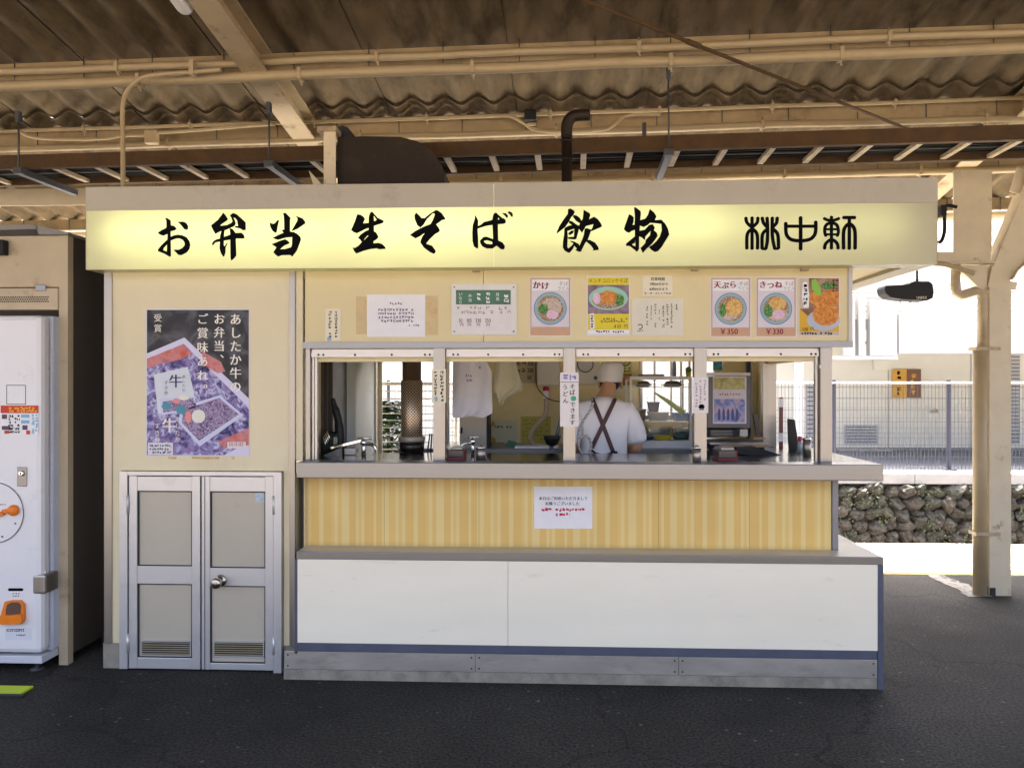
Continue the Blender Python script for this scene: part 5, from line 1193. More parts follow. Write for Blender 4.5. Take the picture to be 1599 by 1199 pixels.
# things on the back wall
Yb = YB-.002
t = thing('menu_strip', 'handwritten price slips in dark ink on the back wall beside the cloth', 'notice', (qx(820, Yb), Yb, qz(598, Yb)))
p = Print(Yb-.02); p.rect(802, 550, 835, 598, 0, .002); p.build('paper', flat('old_paper', (.50, .44, .26)), t)
p = Print(Yb-.0225)
for k, s_ in enumerate(('200', '350', '330', '50')): p.text(s_, 823, 551+k*11, 10, .65, 1)
for k in range(3): p.squig(806, 552+k*11, 821, 561+k*11, 1, 2, fill=1, sw=.15)
p.build('lettering', C('menu_ink', (.10, .03, .04)), t)
def wallbox(label, xa, ya, xb, yb, ring=None, Y=YB-.14):
    t = thing('wall_unit', label, 'wall unit', (qx((xa+xb)/2, Y), Y, qz(yb, Y)))
    M_ub = pm('unit_grey_white', (.56, .55, .48), .45, var=.05)
    MB().box(qx(xa, Y), qx(xb, Y), Y, YB-.001, qz(yb, Y), qz(ya, Y), .008).build('casing', M_ub, t)
    if ring:
        cx, cz = q(ring[0], ring[1], Y); r = ring[2]*(Y-CY)/F
        MB().tube([(cx+r*math.cos(a), Y-.001, cz+r*math.sin(a)) for a in [2*math.pi*k/40 for k in range(40)]], .004, 6, close=True).build('ring', M_galv, t)
        MB().lathe([(r*.95, 0), (r*.9, .004)], (cx, Y, cz), 32, 'y').build('cover_disc', pm('disc_grey', (.46, .48, .45), .4), t)
        MB().lathe([(.014, 0), (.012, .005)], (qx(930, Y), Y, qz(590, Y)), 12, 'y').build('button', M_galv, t)
    else:
        MB().lathe([(.012, 0), (.012, .004)], (qx(845, Y), Y, qz(558, Y)), 12, 'y').build('stud', M_sash, t)
    return t
wallbox('grey white wall unit above the beige hose in the second window', 838, 552, 874, 602)
wallbox('grey white ventilator unit with a round cover left of the worker', 898, 550, 937, 601, (914, 569, 12))
t = thing('spare_hose', 'beige corrugated hose snaking down the back wall in the second window', 'hose', (qx(845, 1.6), 1.6, qz(715, 1.6)))
pts = smooth_path([(qx(x, 1.6), 1.6, qz(y, 1.6)) for x, y in ((853, 612), (853, 630), (852, 645), (845, 656), (834, 668), (829, 682), (833, 692), (845, 697), (854, 702), (857, 716))], 8)
MB().tube(pts, [.016+.0025*(i % 2) for i in range(len(pts))], 10).build('hose', pm('hose_beige', (.50, .40, .29), .6), t)
MB().box(qx(848, 1.6), qx(857, 1.6), 1.56, 1.63, qz(622, 1.6), qz(610, 1.6), .006).build('valve', M_pap, t)
MB().lathe([(.022, 0), (.022, .03), (.016, .034)], (qx(852.5, 1.6), 1.6, qz(611, 1.6)), 12).build('red_cap', C('cap_red', (.40, .03, .10)), t)
t = thing('leaflet', 'cream leaflet with orange drawings on the back wall above the green box', 'leaflet', (qx(785, Yb), Yb, qz(712, Yb)))
p = Print(Yb-.003); p.rect(763, 656, 807, 712, 0, .001); p.build('paper', flat('leaflet_cream', (.58, .58, .42)), t)
p = Print(Yb-.0045); p.disc(769, 662, 4, 4); p.disc(769, 687, 5, 5, jit=.1); p.build('orange_drawing', C('drawing_orange', (.55, .32, .06)), t)
p = Print(Yb-.005); p.text('お', 771, 663, 6); p.squig(776, 663, 800, 670, 1, 5, sw=.16); p.squig(766, 690, 790, 700, 2, 5, sw=.12); p.build('lettering', M_ink, t)
t = thing('yellow_notice', 'yellow printed sheet on the back wall behind the beige hose', 'notice', (qx(830, Yb), Yb, qz(710, Yb)))
p = Print(Yb-.003); p.rect(813, 650, 860, 709, 0, .001); p.build('paper', flat('yellow_sheet', (.50, .45, .10)), t)
p = Print(Yb-.0045); p.squig(816, 653, 856, 706, 9, 9, sw=.1, fill=.7); p.build('lettering', C('olive_ink', (.22, .18, .05)), t)
Yg = 1.5
t = thing('tissue_box', 'dark green cardboard box on the back counter below the leaflet', 'box', (qx(799, Yg), Yg, 1.12))
M_gb = pm('green_card', (.03, .17, .10), .5, var=.15, scale=20)
MB().box(qx(789.5, Yg), qx(809, Yg), Yg, Yg+.10, 1.122, qz(694, Yg), .002).build('carton', M_gb, t)
MB().prism([q(x, y, Yg) for x, y in ((790, 694), (793, 688), (804, 690), (809, 694))], Yg+.02, Yg+.05).build('open_flap', M_gb, t)
p = Print(Yg-.0005); p.squig(793, 698, 806, 706, 2, 4, sw=.18); p.build('lettering', C('box_pale', (.5, .6, .5)), t)
t = thing('black_strainer', 'black round strainer hooked beside the post left of the worker', 'strainer', (qx(864, .9), .9, ZD))
cx, cz = q(862, 680, .9)
MB().lathe([(.010, -.07), (.035, -.055), (.052, -.02), (.056, 0), (.050, .0)], (cx, .9, cz), 18).build('bowl', M_black, t)
MB().tube(smooth_path([(cx+.03, .9, cz), (cx+.05, .9, cz+.08), (cx+.06, .9, cz+.16), (cx+.062, .9, cz+.22)], 5), .012, 8).build('handle', M_galv, t)
MB().bar((cx-.005, .9, cz-.07), (cx+.0, .9, ZD), .03, .03).build('stand', M_galv, t)
# back counter
bc = thing('back_counter', 'long steel worktop along the back wall inside the stall', 'worktop', (.3, 1.5, 0))
box('worktop', M_steel, bc, DX+.35, KR-.06, 1.26, YB-.001, 1.085, 1.12, .003)
box('front', M_steel, bc, DX+.36, KR-.07, 1.275, YB-.002, 0.05, 1.084)
for k, zz in enumerate((1.03, .96)):
    box('drawer_line', M_dark, bc, qx(1000, 1.27), KR-.1, 1.2735, 1.2745, zz, zz+.006)
t = thing('tray_strip', 'flat white tray on the back counter below the hose', 'tray', (qx(840, 1.3), 1.35, 1.12))
MB().box(qx(804, 1.3), qx(872, 1.3), 1.29, 1.42, 1.1205, 1.136, .003).build('tray_body', M_pap, t)
t = thing('steel_cabinet', 'plain grey steel cabinet below the white bag in the second window', 'cabinet', (qx(742, 1.3), 1.4, 1.12))
MB().box(qx(718, 1.3), qx(760, 1.3), 1.30, 1.55, 1.1205, qz(648, 1.3), .004).build('body', pm('cabinet_steel', (.36, .33, .27), .4, .5, var=.08), t)
MB().tube([(qx(721, 1.3), 1.285, qz(672, 1.3)-.02), (qx(721, 1.3), 1.285, qz(672, 1.3)+.02)], .007, 8).build('knob', M_black, t)
MB().box(qx(760, 1.3)+.001, qx(763, 1.3), 1.30, 1.55, 1.1205, qz(646, 1.3)).build('edge', M_dark, t)
t = thing('black_wire', 'thin black wire looping below the grey white wall units', 'wire', (qx(850, 1.55), 1.55, qz(627, 1.55)))
MB().tube(smooth_path([(qx(x, 1.55), 1.55, qz(y, 1.55)) for x, y in ((837, 560), (838, 600), (846, 614), (856, 622), (866, 626), (876, 627))], 5), .0035, 6).build('wire', M_cab, t)
# glass display case
Yd = 1.36
dc = thing('display_case', 'white framed glass food display case right of the worker', 'display case', (qx(1032, Yd), Yd+.18, 1.12))
xa, xb = qx(983.5, Yd), qx(1080.5, Yd); z0, z1 = 1.121, qz(589, Yd); yb_ = Yd+.34
M_fr = pm('case_white', (.78, .78, .78), .35); tt = .016
mb = MB()
for X_ in (xa, xb-tt):
    for Y_ in (Yd, yb_-tt): mb.box(X_, X_+tt, Y_, Y_+tt, z0, z1)
mb.box(xa+tt, xb-tt, Yd, Yd+tt, z1-tt, z1); mb.box(xa+tt, xb-tt, yb_-tt, yb_, z1-tt, z1); mb.box(xa, xa+tt, Yd+tt, yb_-tt, z1-tt, z1); mb.box(xb-tt, xb, Yd+tt, yb_-tt, z1-tt, z1)
mb.box(xa+tt, xb-tt, Yd, yb_, z0, z0+.05)
mb.build('frame', M_fr, dc)
zsh = (qz(604, Yd), qz(657, Yd))
for zz in zsh: box('shelf', M_glass if False else pm('shelf_grey', (.3, .33, .34), .15, .3), dc, xa+tt, xb-tt, Yd+.02, yb_-.02, zz-.006, zz)
MB().quad([(xa+tt, Yd+.006, z0+.05), (xb-tt, Yd+.006, z0+.05), (xb-tt, Yd+.006, z1-tt), (xa+tt, Yd+.006, z1-tt)]).build('glass_front', M_glass, dc)
box('top_board', M_fr, dc, xa, xb, Yd, yb_, z1+.0005, z1+.006)
def tub(label, px, z, w_, h, d_, m, name='food_tub', Y=None):
    Y = Y or Yd+.08; X_ = qx(px, Y); t = thing(name, label, 'tub', (X_, Y, z))
    mb = MB(); mb.obox((X_, Y+d_/2, z+h/2), (w_/2, 0, 0), (0, d_/2, 0), (0, 0, h/2))
    for v in mb.bm.verts:
        if v.co.z < z+h/2: v.co.x = X_+(v.co.x-X_)*.82; v.co.y = Y+d_/2+(v.co.y-Y-d_/2)*.82
    mb.build('tub_body', m, t); box('rim', m, t, X_-w_/2-.005, X_+w_/2+.005, Y-.005, Y+d_+.005, z+h, z+h+.008)
bl = flat('tub_blue', (.04, .22, .50)); dkb = flat('tub_navy', (.02, .05, .16)); ye = flat('tub_yellow', (.62, .48, .03)); dg = flat('tub_dark_green', (.02, .06, .05)); gl_ = pm('tub_clear', (.28, .33, .34), .2); gre = flat('tub_green', (.30, .42, .04))
z_ = zsh[1]+.001
tub('bright blue tub on the middle shelf of the display case', 1067, z_, .11, .045, .16, bl)
tub('clear grey tub on the middle shelf behind the glass', 1030, z_, .13, .05, .16, gl_)
tub('navy tub stacked on the clear tub in the display case', 1022, z_+.06, .07, .06, .12, dkb)
tub('brownish jar shaped tub at the left of the middle shelf', 1002, z_, .06, .07, .1, pm('tub_brown', (.22, .15, .09), .4))
z_ = z0+.051
tub('yellow tub on the floor of the display case', 1034, z_, .12, .022, .14, ye)
tub('dark blue tub left of the yellow one in the display case', 1012, z_, .07, .018, .14, dkb)
tub('dark green crate on the floor of the display case', 1066, z_, .10, .07, .16, dg)
tub('grey lidded tub behind the yellow one in the display case', 1030, z_, .14, .06, .1, gl_, Y=Yd+.22)
t = thing('green_leek', 'pale green leek lying slanted on the tubs in the display case', 'leek', (qx(1040, Yd+.05), Yd+.05, qz(640, Yd)))
MB().tube([(qx(1022, Yd+.05), Yd+.05, qz(613, Yd)), (qx(1045, Yd+.05), Yd+.05, qz(628, Yd)), (qx(1068, Yd+.05), Yd+.05, qz(645, Yd))], [.006, .016, .020], 8).build('stalk', gre, t)
for px, w_ in ((1005, .13), (1050, .17)):
    X_ = qx(px, Yd+.15); t = thing('serving_plate', 'oval plate with dark food on the top shelf %s' % ('left side' if px < 1020 else 'right side'), 'plate', (X_, Yd+.15, zsh[0]))
    MB().lathe([(w_*.3, 0), (w_*.5, .016), (w_*.48, .018), (w_*.3, .008)], (X_, Yd+.15, zsh[0]+.001), 24, sy=.7).build('dish', pm('dish', (.5, .52, .48), .2), t)
    MB().lathe([(w_*.36, .012), (w_*.34, .03), (w_*.2, .04), (w_*.05, .042)], (X_, Yd+.15, zsh[0]+.001), 16, sy=.7).build('food', pm('dark_food', (.08, .09, .04), .5, var=.4, scale=40), t)
t = thing('flat_tray', 'grey flat tray lying on top of the display case', 'tray', (qx(1018, Yd+.1), Yd+.1, z1+.006)); MB().box(qx(1000, Yd+.1), qx(1036, Yd+.1), Yd+.05, Yd+.25, z1+.0065, z1+.022, .006).build('tray_body', M_steel, t)
t = thing('blue_bottle', 'slim grey blue bottle standing on the display case', 'bottle', (qx(1053, Yd+.15), Yd+.15, z1+.006)); MB().lathe([(.013, 0), (.014, .02), (.013, .09), (.008, .105), (.008, .125)], (qx(1053, Yd+.15), Yd+.15, z1+.0065), 12).build('bottle_body', flat('bottle_blue', (.20, .22, .38)), t)
t = thing('flower_pot', 'tiny yellow pot with leaves on the right end of the display case', 'pot', (qx(1075, Yd+.1), Yd+.1, z1+.006)); X_ = qx(1075, Yd+.1)
MB().lathe([(.016, 0), (.022, .03)], (X_, Yd+.1, z1+.0065), 12).build('pot_body', ye, t); MB().lathe([(.018, .03), (.024, .05), (.012, .066)], (X_, Yd+.1, z1+.0065), 7).build('leaves', M_onion, t)
# posters at the back near the worker
t = thing('photo_menu', 'yellowish menu sheet with round bowl photographs on the back wall', 'poster', (qx(965, Yb), Yb, qz(612, Yb)))
p = Print(Yb-.003); p.rect(938, 547, 987, 584, 0, .001); p.build('paper', flat('menu_yellow', (.56, .53, .22)), t)
p = Print(Yb-.0045); p.disc(975.5, 562.5, 9.5); p.disc(955, 563, 8); p.rect(960, 584, 986, 601); p.build('printed_rim', M_ink, t)
p = Print(Yb-.0050); p.disc(975.5, 562.5, 8); p.build('printed_bowl', blotch('yellow_bowl', [(.3, (.1, .12, .03)), (.5, (.4, .33, .1)), (.7, (.55, .5, .3))], 60), t)
p = Print(Yb-.0050); p.disc(955, 563, 7.2); p.rect(961, 585, 985, 600); p.build('printed_noodles', M_crq, t)
p = Print(Yb-.0045); p.squig(940, 549, 970, 555, 1, 6, sw=.18); p.squig(966, 573, 985, 582, 2, 5, sw=.16); p.build('lettering', M_ink, t)
t = thing('white_card', 'small white card on the back wall beside the worker', 'card', (qx(964, Yb), Yb, qz(614, Yb))); p = Print(Yb-.003); p.rect(951, 602, 976, 615, 0, .001); p.build('paper', M_pap2, t)
# right side of the stall
Yr = 1.0
t = thing('drinks_poster', 'coloured drinks poster on the front of a dark chiller in the last window', 'poster', (qx(1140, Yr), Yr, qz(662, Yr)))
p = Print(Yr-.002); p.rect(1113, 588, 1165.5, 661.5, 0, .001); p.build('paper', flat('poster_pale', (.52, .50, .55), .3), t)
p = Print(Yr-.0035); p.rect(1115, 590, 1163, 608); p.build('printed_olive', blotch('olive_print', [(.3, (.25, .22, .06)), (.6, (.50, .46, .22)), (.8, (.3, .3, .2))], 18), t)
p = Print(Yr-.0035); p.rect(1115, 623, 1163, 659); p.build('printed_blue', blotch('blue_print', [(.3, (.08, .10, .30)), (.5, (.22, .26, .48)), (.62, (.48, .32, .38)), (.8, (.16, .20, .44))], 22), t)
p = Print(Yr-.0035); p.squig(1122, 612, 1156, 619, 1, 8, sw=.16); p.build('lettering', C('poster_crimson', (.45, .05, .08)), t)
p = Print(Yr-.004)
for k in range(5):
    x_ = 1121+k*7; p.poly([(x_, 656), (x_, 643), (x_+1.2, 638), (x_+2.8, 638), (x_+4, 643), (x_+4, 656)])
p.build('printed_bottles', C('bottle_print', (.06, .07, .20)), t)
t = thing('drinks_chiller', 'dark framed drinks chiller inside the last window', 'chiller', (qx(1138, Yr), Yr+.2, 1.12))
box('cabinet', pm('chiller_dark', (.06, .06, .075), .3), t, qx(1105, Yr), qx(1172, Yr), Yr+.001, Yr+.25, qz(667, Yr), qz(588, Yr))
box('top_rail', M_steel, t, qx(1104, Yr), qx(1172, Yr), Yr-.002, Yr+.26, qz(587, Yr), qz(582, Yr))
t = thing('radio', 'black and silver radio under the drinks poster', 'radio', (qx(1135, Yr), Yr, qz(681, Yr)))
o = box('case', M_black, t, qx(1106, Yr), qx(1155, Yr), Yr+.004, Yr+.20, qz(681, Yr), qz(669, Yr), .003)
box('end_cap', M_steel, t, qx(1155, Yr)+.001, qx(1168, Yr), Yr+.004, Yr+.2, qz(681, Yr), qz(669, Yr), .003)
for k in range(4): box('slot', M_steel, t, qx(1110, Yr), qx(1144, Yr), Yr+.002, Yr+.0036, qz(679-k*2.4, Yr)-.001, qz(679-k*2.4, Yr)+.001)
t = thing('serving_board', 'layered steel and wood board across the counter in the last window', 'board', (qx(1150, .9), .9, ZD))
box('upper_plate', M_steel, t, qx(1106, .85), qx(1196, .85), .80, 1.24, qz(692, .85), qz(689, .85))
box('wood_edge', pm('wood_edge', (.34, .19, .08), .5, var=.2, scale=30, stretch=(1, 8, 8)), t, qx(1120, .85), qx(1197, .85), .80, 1.24, qz(696, .85), qz(692.3, .85))
for px in (1112, 1190): box('foot', M_black, t, qx(px, .9)-.015, qx(px, .9)+.015, .9, 1.15, ZD, qz(696, .85)-.0005)
t = thing('slanted_tray', 'large black slanting tray on the counter of the last window', 'tray', (qx(1170, .6), .6, ZD)); MB().prism([q(1150, 699, .55), q(1178, 697, .55), q(1226, 712, .55), q(1214, 713, .55), q(1150, 709, .55)], .55, .62).build('lid_body', M_black, t)
t = thing('leaning_board', 'dark thin board leaning on a brown block in the last window', 'board', (qx(1182, 1.1), 1.1, qz(685, 1.1)))
MB().bar((qx(1185, 1.1), 1.1, qz(681, 1.1)), (qx(1179, 1.1), 1.1, qz(645, 1.1)), .03, .022).build('board_body', pm('dark_wood', (.06, .04, .03), .5), t)
box('block', MATS['wood_edge'], t, qx(1174, 1.1), qx(1193, 1.1), 1.06, 1.16, qz(684.5, 1.1), qz(681, 1.1))
t = thing('side_partition', 'cream partition panel at the back of the last window', 'partition', (qx(1192, 1.5), 1.5, 0))
box('panel', M_int, t, qx(1177, 1.5), qx(1210, 1.5), 1.5, 1.52, 0, ZS-.05); box('edge', M_sash, t, qx(1172, 1.5), qx(1176.6, 1.5), 1.49, 1.53, 0, ZS-.05)
box('inner_edge', pm('edge_dark', (.05, .045, .07), .5), t, qx(1166, 1.5), qx(1171.5, 1.5), 1.5, 1.53, 0, ZS-.05)
t = thing('door_closer_strip', 'brown and white labelled strip down the side window jamb', 'strip', (qx(1219, 1.15), 1.15, ZD))
box('strip', pm('strip_maroon', (.16, .05, .04), .5), t, qx(1216.5, 1.15), qx(1222.5, 1.15), 1.145, 1.155, ZD, qz(620, 1.15)); 
for a, b in ((622, 635), (675, 688)): box('label', M_pap, t, qx(1216, 1.145), qx(1223, 1.145), 1.140, 1.1445, qz(b, 1.145), qz(a, 1.145))
t = thing('menu_stand', 'black upright board standing at the side window of the stall', 'board', (qx(1239, .95), .95, ZD))
MB().prism([q(x, y, .95) for x, y in ((1231, 654), (1241, 655), (1245, 680), (1247, 712), (1234, 712), (1232, 690))], .95, .975).build('board_body', M_black, t)
t = thing('sauce_bottle', 'small clear bottle with a crimson cap by the side window', 'bottle', (qx(1249, .75), .75, ZD)); X_ = qx(1249, .75)
MB().lathe([(.016, 0), (.016, .05), (.012, .07)], (X_, .75, ZD+.0005), 14).build('bottle_body', gl_, t); MB().lathe([(.013, .0705), (.013, .095), (.01, .097)], (X_, .75, ZD), 14).build('cap', C('cap_crimson', (.40, .02, .08)), t)
t = thing('hanging_picture', 'small blue green picture near the ceiling in the last window', 'picture', (qx(1122, 1.3), 1.3, qz(578, 1.3)))
p = Print(1.3); p.rect(1113, 551, 1129, 579, 0, .004); p.build('frame', M_sash, t); p = Print(1.2955); p.rect(1114, 552, 1128, 578); p.build('picture', blotch('picture_blue', [(.3, (.01, .07, .12)), (.5, (.03, .20, .26)), (.65, (.15, .26, .08)), (.8, (.3, .24, .05))], 24), t)
# white spiral cable
t = thing('coiled_cable', 'black and white coiled cable hanging in front of the worker', 'cable', (qx(905, .6), .6, ZD))
pts = smooth_path([(qx(x, .6), .6, qz(y, .6)) for x, y in ((926, 628), (922, 640), (912, 655), (905, 670), (903, 684), (905, 700), (911, 708), (919, 707), (923, 696), (920, 684), (912, 680), (905, 686))], 7)
m_ = bpy.data.materials.new('two_tone_cable'); m_.use_nodes = True; nt = m_.node_tree
gg = nt.nodes.new('ShaderNodeTexWave'); gg.inputs['Scale'].default_value = 40; ge = nt.nodes.new('ShaderNodeNewGeometry'); nt.links.new(ge.outputs['Position'], gg.inputs[0]); gg.bands_direction = 'Z'
cr = nt.nodes.new('ShaderNodeValToRGB'); cr.color_ramp.elements[0].color = (.02, .02, .02, 1); cr.color_ramp.elements[1].color = (.6, .6, .55, 1); cr.color_ramp.elements[0].position = .45; cr.color_ramp.elements[1].position = .55
nt.links.new(gg.outputs[0], cr.inputs[0]); nt.links.new(cr.outputs[0], nt.nodes['Principled BSDF'].inputs['Base Color'])
MB().tube(pts, .008, 8).build('cable', m_, t)

# ================================================================== worker
def skinned(name, verts, edges, radii, m, parent, root=0, sub=2):
    me = bpy.data.meshes.new(name); me.from_pydata([tuple(v) for v in verts], edges, []); o = bpy.data.objects.new(name, me); COL.objects.link(o)
    md = o.modifiers.new('skin', 'SKIN'); md.use_smooth_shade = True
    if not me.skin_vertices: me.attributes
    for i, r in enumerate(radii):
        sv_ = me.skin_vertices[0].data[i]; sv_.radius = r if isinstance(r, tuple) else (r, r); sv_.use_root = (i == root)
    o.modifiers.new('sub', 'SUBSURF').levels = sub; o.modifiers['sub'].render_levels = sub
    dg = bpy.context.evaluated_depsgraph_get(); dg.update()
    nm = bpy.data.meshes.new_from_object(o.evaluated_get(dg)); nm.name = name
    bpy.data.objects.remove(o); bpy.data.meshes.remove(me)
    nm.materials.clear(); nm.materials.append(m)
    for p_ in nm.polygons: p_.use_smooth = True
    o = bpy.data.objects.new(name, nm); link(o, parent)
    if parent is not None: o.matrix_parent_inverse = Matrix.Translation(-parent.location)
    return o
Yw = 0.98
cx = qx(944, Yw)
wk = thing('person', 'worker seen from behind in a white shirt, crossed brown apron straps and white cap', 'person', (cx, Yw, 0))
M_skin = pm('skin', (.50, .27, .16), .5, var=.06); M_shirt = pm('white_shirt', (.74, .73, .75), .7, var=.05, scale=5, bump=.6, bscale=9); M_strap = pm('brown_strap', (.07, .025, .025), .6)
M_tr = pm('dark_trousers', (.04, .04, .05), .8); M_cap = pm('white_cap', (.66, .66, .66), .7, bump=.1, bscale=20)
V = []; E_ = []; RR = []
def jn(p, r, par=None):
    V.append(Vector((cx+p[0], Yw+p[1], p[2]))); RR.append(r)
    if par is not None: E_.append((par, len(V)-1))
    return len(V)-1
pel = jn((0, .02, .95), (.145, .105)); ab = jn((0, .02, 1.12), (.135, .10), pel); ch = jn((0, .04, 1.30), (.135, .10), ab); nk = jn((.0, .06, 1.45), (.075, .07), ch)
nk2 = jn((.02, .10, 1.505), .046, nk); hd = jn((.045, .15, 1.555), (.060, .070), nk2); ht = jn((.058, .18, 1.635), (.058, .068), hd)
for s_ in (-1, 1):
    sh_ = jn((.15*s_, .05, 1.37), .052, ch); el = jn((.215*s_, .03, 1.14), .042, sh_); wr = jn((.13*s_, .24, 1.10), .030, el); hn = jn((.10*s_, .31, 1.11), (.036, .02), wr)
    hp = jn((.09*s_, .002, .90), .09, pel); kn = jn((.09*s_, .0, .50), .062, hp); an = jn((.09*s_, .02, .09), .042, kn); to = jn((.09*s_, .16, .035), (.042, .032), an)
body = skinned('body', V, E_, RR, M_skin, wk)
for s_ in (-1, 1):
    for k in range(5):
        base = Vector((cx+s_*(.10-.03*(k-1.6)*.5), Yw+.33, 1.105)) if k < 4 else Vector((cx+s_*.13, Yw+.30, 1.11))
        d = Vector((s_*-.01*(k-1.5), 1, -.15)) if k < 4 else Vector((s_*.5, .8, .1)); d.normalize(); L_ = (.075, .082, .076, .06, .055)[k]
        p0 = base-d*.02; p1 = base+d*L_*.5; p2 = p1+(d+Vector((0, 0, -.8))).normalized()*L_*.5
        skinned('finger', [p0, p1, p2], [(0, 1), (1, 2)], [.010, .009, .007], M_skin, body, sub=1)
# shirt
V = []; E_ = []; RR = []
a0 = jn((0, .02, .98), (.165, .125)); a1 = jn((0, .02, 1.12), (.158, .122), a0); a2 = jn((0, .035, 1.29), (.172, .128), a1); a3 = jn((0, .055, 1.42), (.13, .10), a2); a4 = jn((0.003, .066, 1.482), (.080, .076), a3)
for s_ in (-1, 1):
    b1 = jn((.160*s_, .05, 1.385), .090, a2); b2 = jn((.205*s_, .035, 1.22), .073, b1); b3 = jn((.215*s_, .03, 1.165), .070, b2)
skinned('shirt', V, E_, RR, M_shirt, wk)
V = []; E_ = []; RR = []
a0 = jn((0, .02, .97), (.16, .12))
for s_ in (-1, 1):
    b1 = jn((.085*s_, .005, .86), .105, a0); b2 = jn((.09*s_, .0, .5), .078, b1); b3 = jn((.09*s_, .02, .10), .066, b2)
skinned('trousers', V, E_, RR, M_tr, wk)
for s_ in (-1, 1): MB().box(cx+.09*s_-.05, cx+.09*s_+.05, Yw-.06, Yw+.20, .0, .07, .02).build('shoe', M_black, wk)
# straps follow the back of the shirt
wk_sh = [c_ for c_ in wk.children if c_.name.startswith('shirt')][0]
bpy.context.view_layer.update()
from mathutils.bvhtree import BVHTree
bv = BVHTree.FromPolygons([v.co.copy() for v in wk_sh.data.vertices], [tuple(p_.vertices) for p_ in wk_sh.data.polygons])
def back_pt(x, z, off=.006):
    h = bv.ray_cast(Vector((x, Yw-1, z)), Vector((0, 1, 0)))
    return Vector((x, (h[0].y if h[0] else Yw-.05)-off, z))
def strap(name, pa, pb, wd, m, off=.006, n=18):
    A_, B_ = Vector((*pa, 0)), Vector((*pb, 0)); d = (B_-A_).normalized(); nn = Vector((-d.y, d.x, 0))*wd/2; g_ = []
    for i in range(n+1):
        c_ = A_.lerp(B_, i/n); g_.append([back_pt(c_.x+nn.x*k, c_.y+nn.y*k, off+.002*(1-abs(k))) for k in (-1, -.33, .33, 1)])
    mb = MB(); mb.sheet(g_); mb.sheet([[p_+Vector((0, .004, 0)) for p_ in r] for r in g_]); mb.build(name, m, wk, recalc=False)
Yk = Yw-.11
f_ = lambda x, y: q(x, y, Yk)
strap('apron_strap', f_(926, 622), f_(958, 706), .026, M_strap, .006); strap('apron_strap', f_(963, 622), f_(924, 700), .026, M_strap, .010)
mb = MB(); mb.tube([back_pt(*f_(x, y), .006) for x, y in ((923, 703), (930, 708), (941, 711), (952, 709), (960, 704))], .007, 8); mb.build('waist_tie', M_black, wk)
MB().box(f_(958, 700)[0], f_(964, 700)[0], Yk-.012, Yk+.02, f_(0, 708)[1], f_(0, 701)[1], .002).build('buckle', M_black, wk)
# hair and cap, ears, nose
hc = Vector((cx+.050, Yw+.165, 1.595))
mb = MB(); mb.lathe([(.046, -.07), (.062, -.05), (.071, -.015), (.073, .02), (.06, .05), (.02, .07)], (hc.x-.004, hc.y-.006, hc.z-.004), 20); mb.build('hair', pm('black_hair', (.015, .012, .012), .5, bump=.3, bscale=80), wk)
prof = [(.074, -.012), (.079, 0), (.080, .025), (.082, .06), (.078, .095), (.058, .118), (.016, .126)]
mb = MB(); mb.lathe(prof, (hc.x, hc.y-.004, hc.z-.012), 24)
for v in mb.bm.verts:
    a = math.atan2(v.co.y-hc.y, v.co.x-hc.x); k = 1+.03*math.sin(9*a)*min(1, max(0, (v.co.z-hc.z)/.06)); v.co.x = hc.x+(v.co.x-hc.x)*k+max(0, v.co.z-hc.z)*.12; v.co.y = hc.y+(v.co.y-hc.y)*k
mb.build('cap', M_cap, wk)
for s_ in (-1, 1): MB().lathe([(.008, -.03), (.014, -.01), (.016, .015), (.008, .03)], (hc.x+.072*s_, hc.y+.005, hc.z-.035), 8, sx=.6).build('ear', M_skin, wk)
MB().lathe([(.012, -.02), (.014, -.012), (.006, .02)], (hc.x, hc.y+.078, hc.z-.04), 8).build('nose', M_skin, wk)
for s_ in (-1, 1): MB().lathe([(.004, -.006), (.011, 0), (.004, .006)], (hc.x+.028*s_, hc.y+.068, hc.z-.02), 8).build('eye', M_ink, wk)
MB().box(hc.x-.022, hc.x+.022, hc.y+.064, hc.y+.07, hc.z-.078, hc.z-.072, .002).build('mouth', pm('lips', (.35, .12, .1), .5), wk)
# ================================================================== loudspeaker
Ys = 1.84
t = thing('loudspeaker', 'black horn loudspeaker hanging from the stall soffit at the right', 'loudspeaker', (qx(1415, Ys), Ys, qz(472, Ys)))
P_ = lambda pts: [q(x, y, Ys) for x, y in pts]
mb = MB(); mb.prism(P_([(1375, 452), (1377, 448), (1400, 447), (1412, 446), (1421, 441), (1444, 441), (1449, 446), (1451, 458), (1449, 467), (1440, 471), (1425, 470), (1405, 469), (1385, 466), (1377, 460)]), Ys-.07, Ys+.07)
bmesh.ops.bevel(mb.bm, geom=[e for e in mb.bm.edges if abs(e.verts[0].co.y-e.verts[1].co.y) < 1e-5 and len(e.link_faces) == 2 and e.calc_face_angle(0) > 1.0], offset=.02, segments=3, affect='EDGES')
mb.build('horn', M_black, t)
X_, Z_ = q(1432, 441, Ys); MB().tube([(X_, Ys, Z_-.01), (X_, Ys, qz(411, 1.88)-.012)], .009, 8).build('stem', M_black, t); MB().box(X_-.035, X_+.035, Ys-.015, Ys+.015, Z_+.012, Z_+.02, .003).build('bracket', M_black, t)
p = Print(Ys-.0708); p.text('UNIPEX', 1431, 461.5, 6.4, .72, 1); p.build('lettering', flat('logo_cream', (.55, .52, .45)), t)
p_ = Print(Ys); 
MB().tube(smooth_path([(qx(1406, Ys), Ys+.02, qz(470, Ys)), (qx(1410, Ys), Ys+.02, qz(476, Ys)), (qx(1424, Ys), Ys+.02, qz(474, Ys)), (qx(1426, Ys), Ys+.02, qz(469, Ys))], 5), .004, 6).build('cable_loop', M_cab, t)
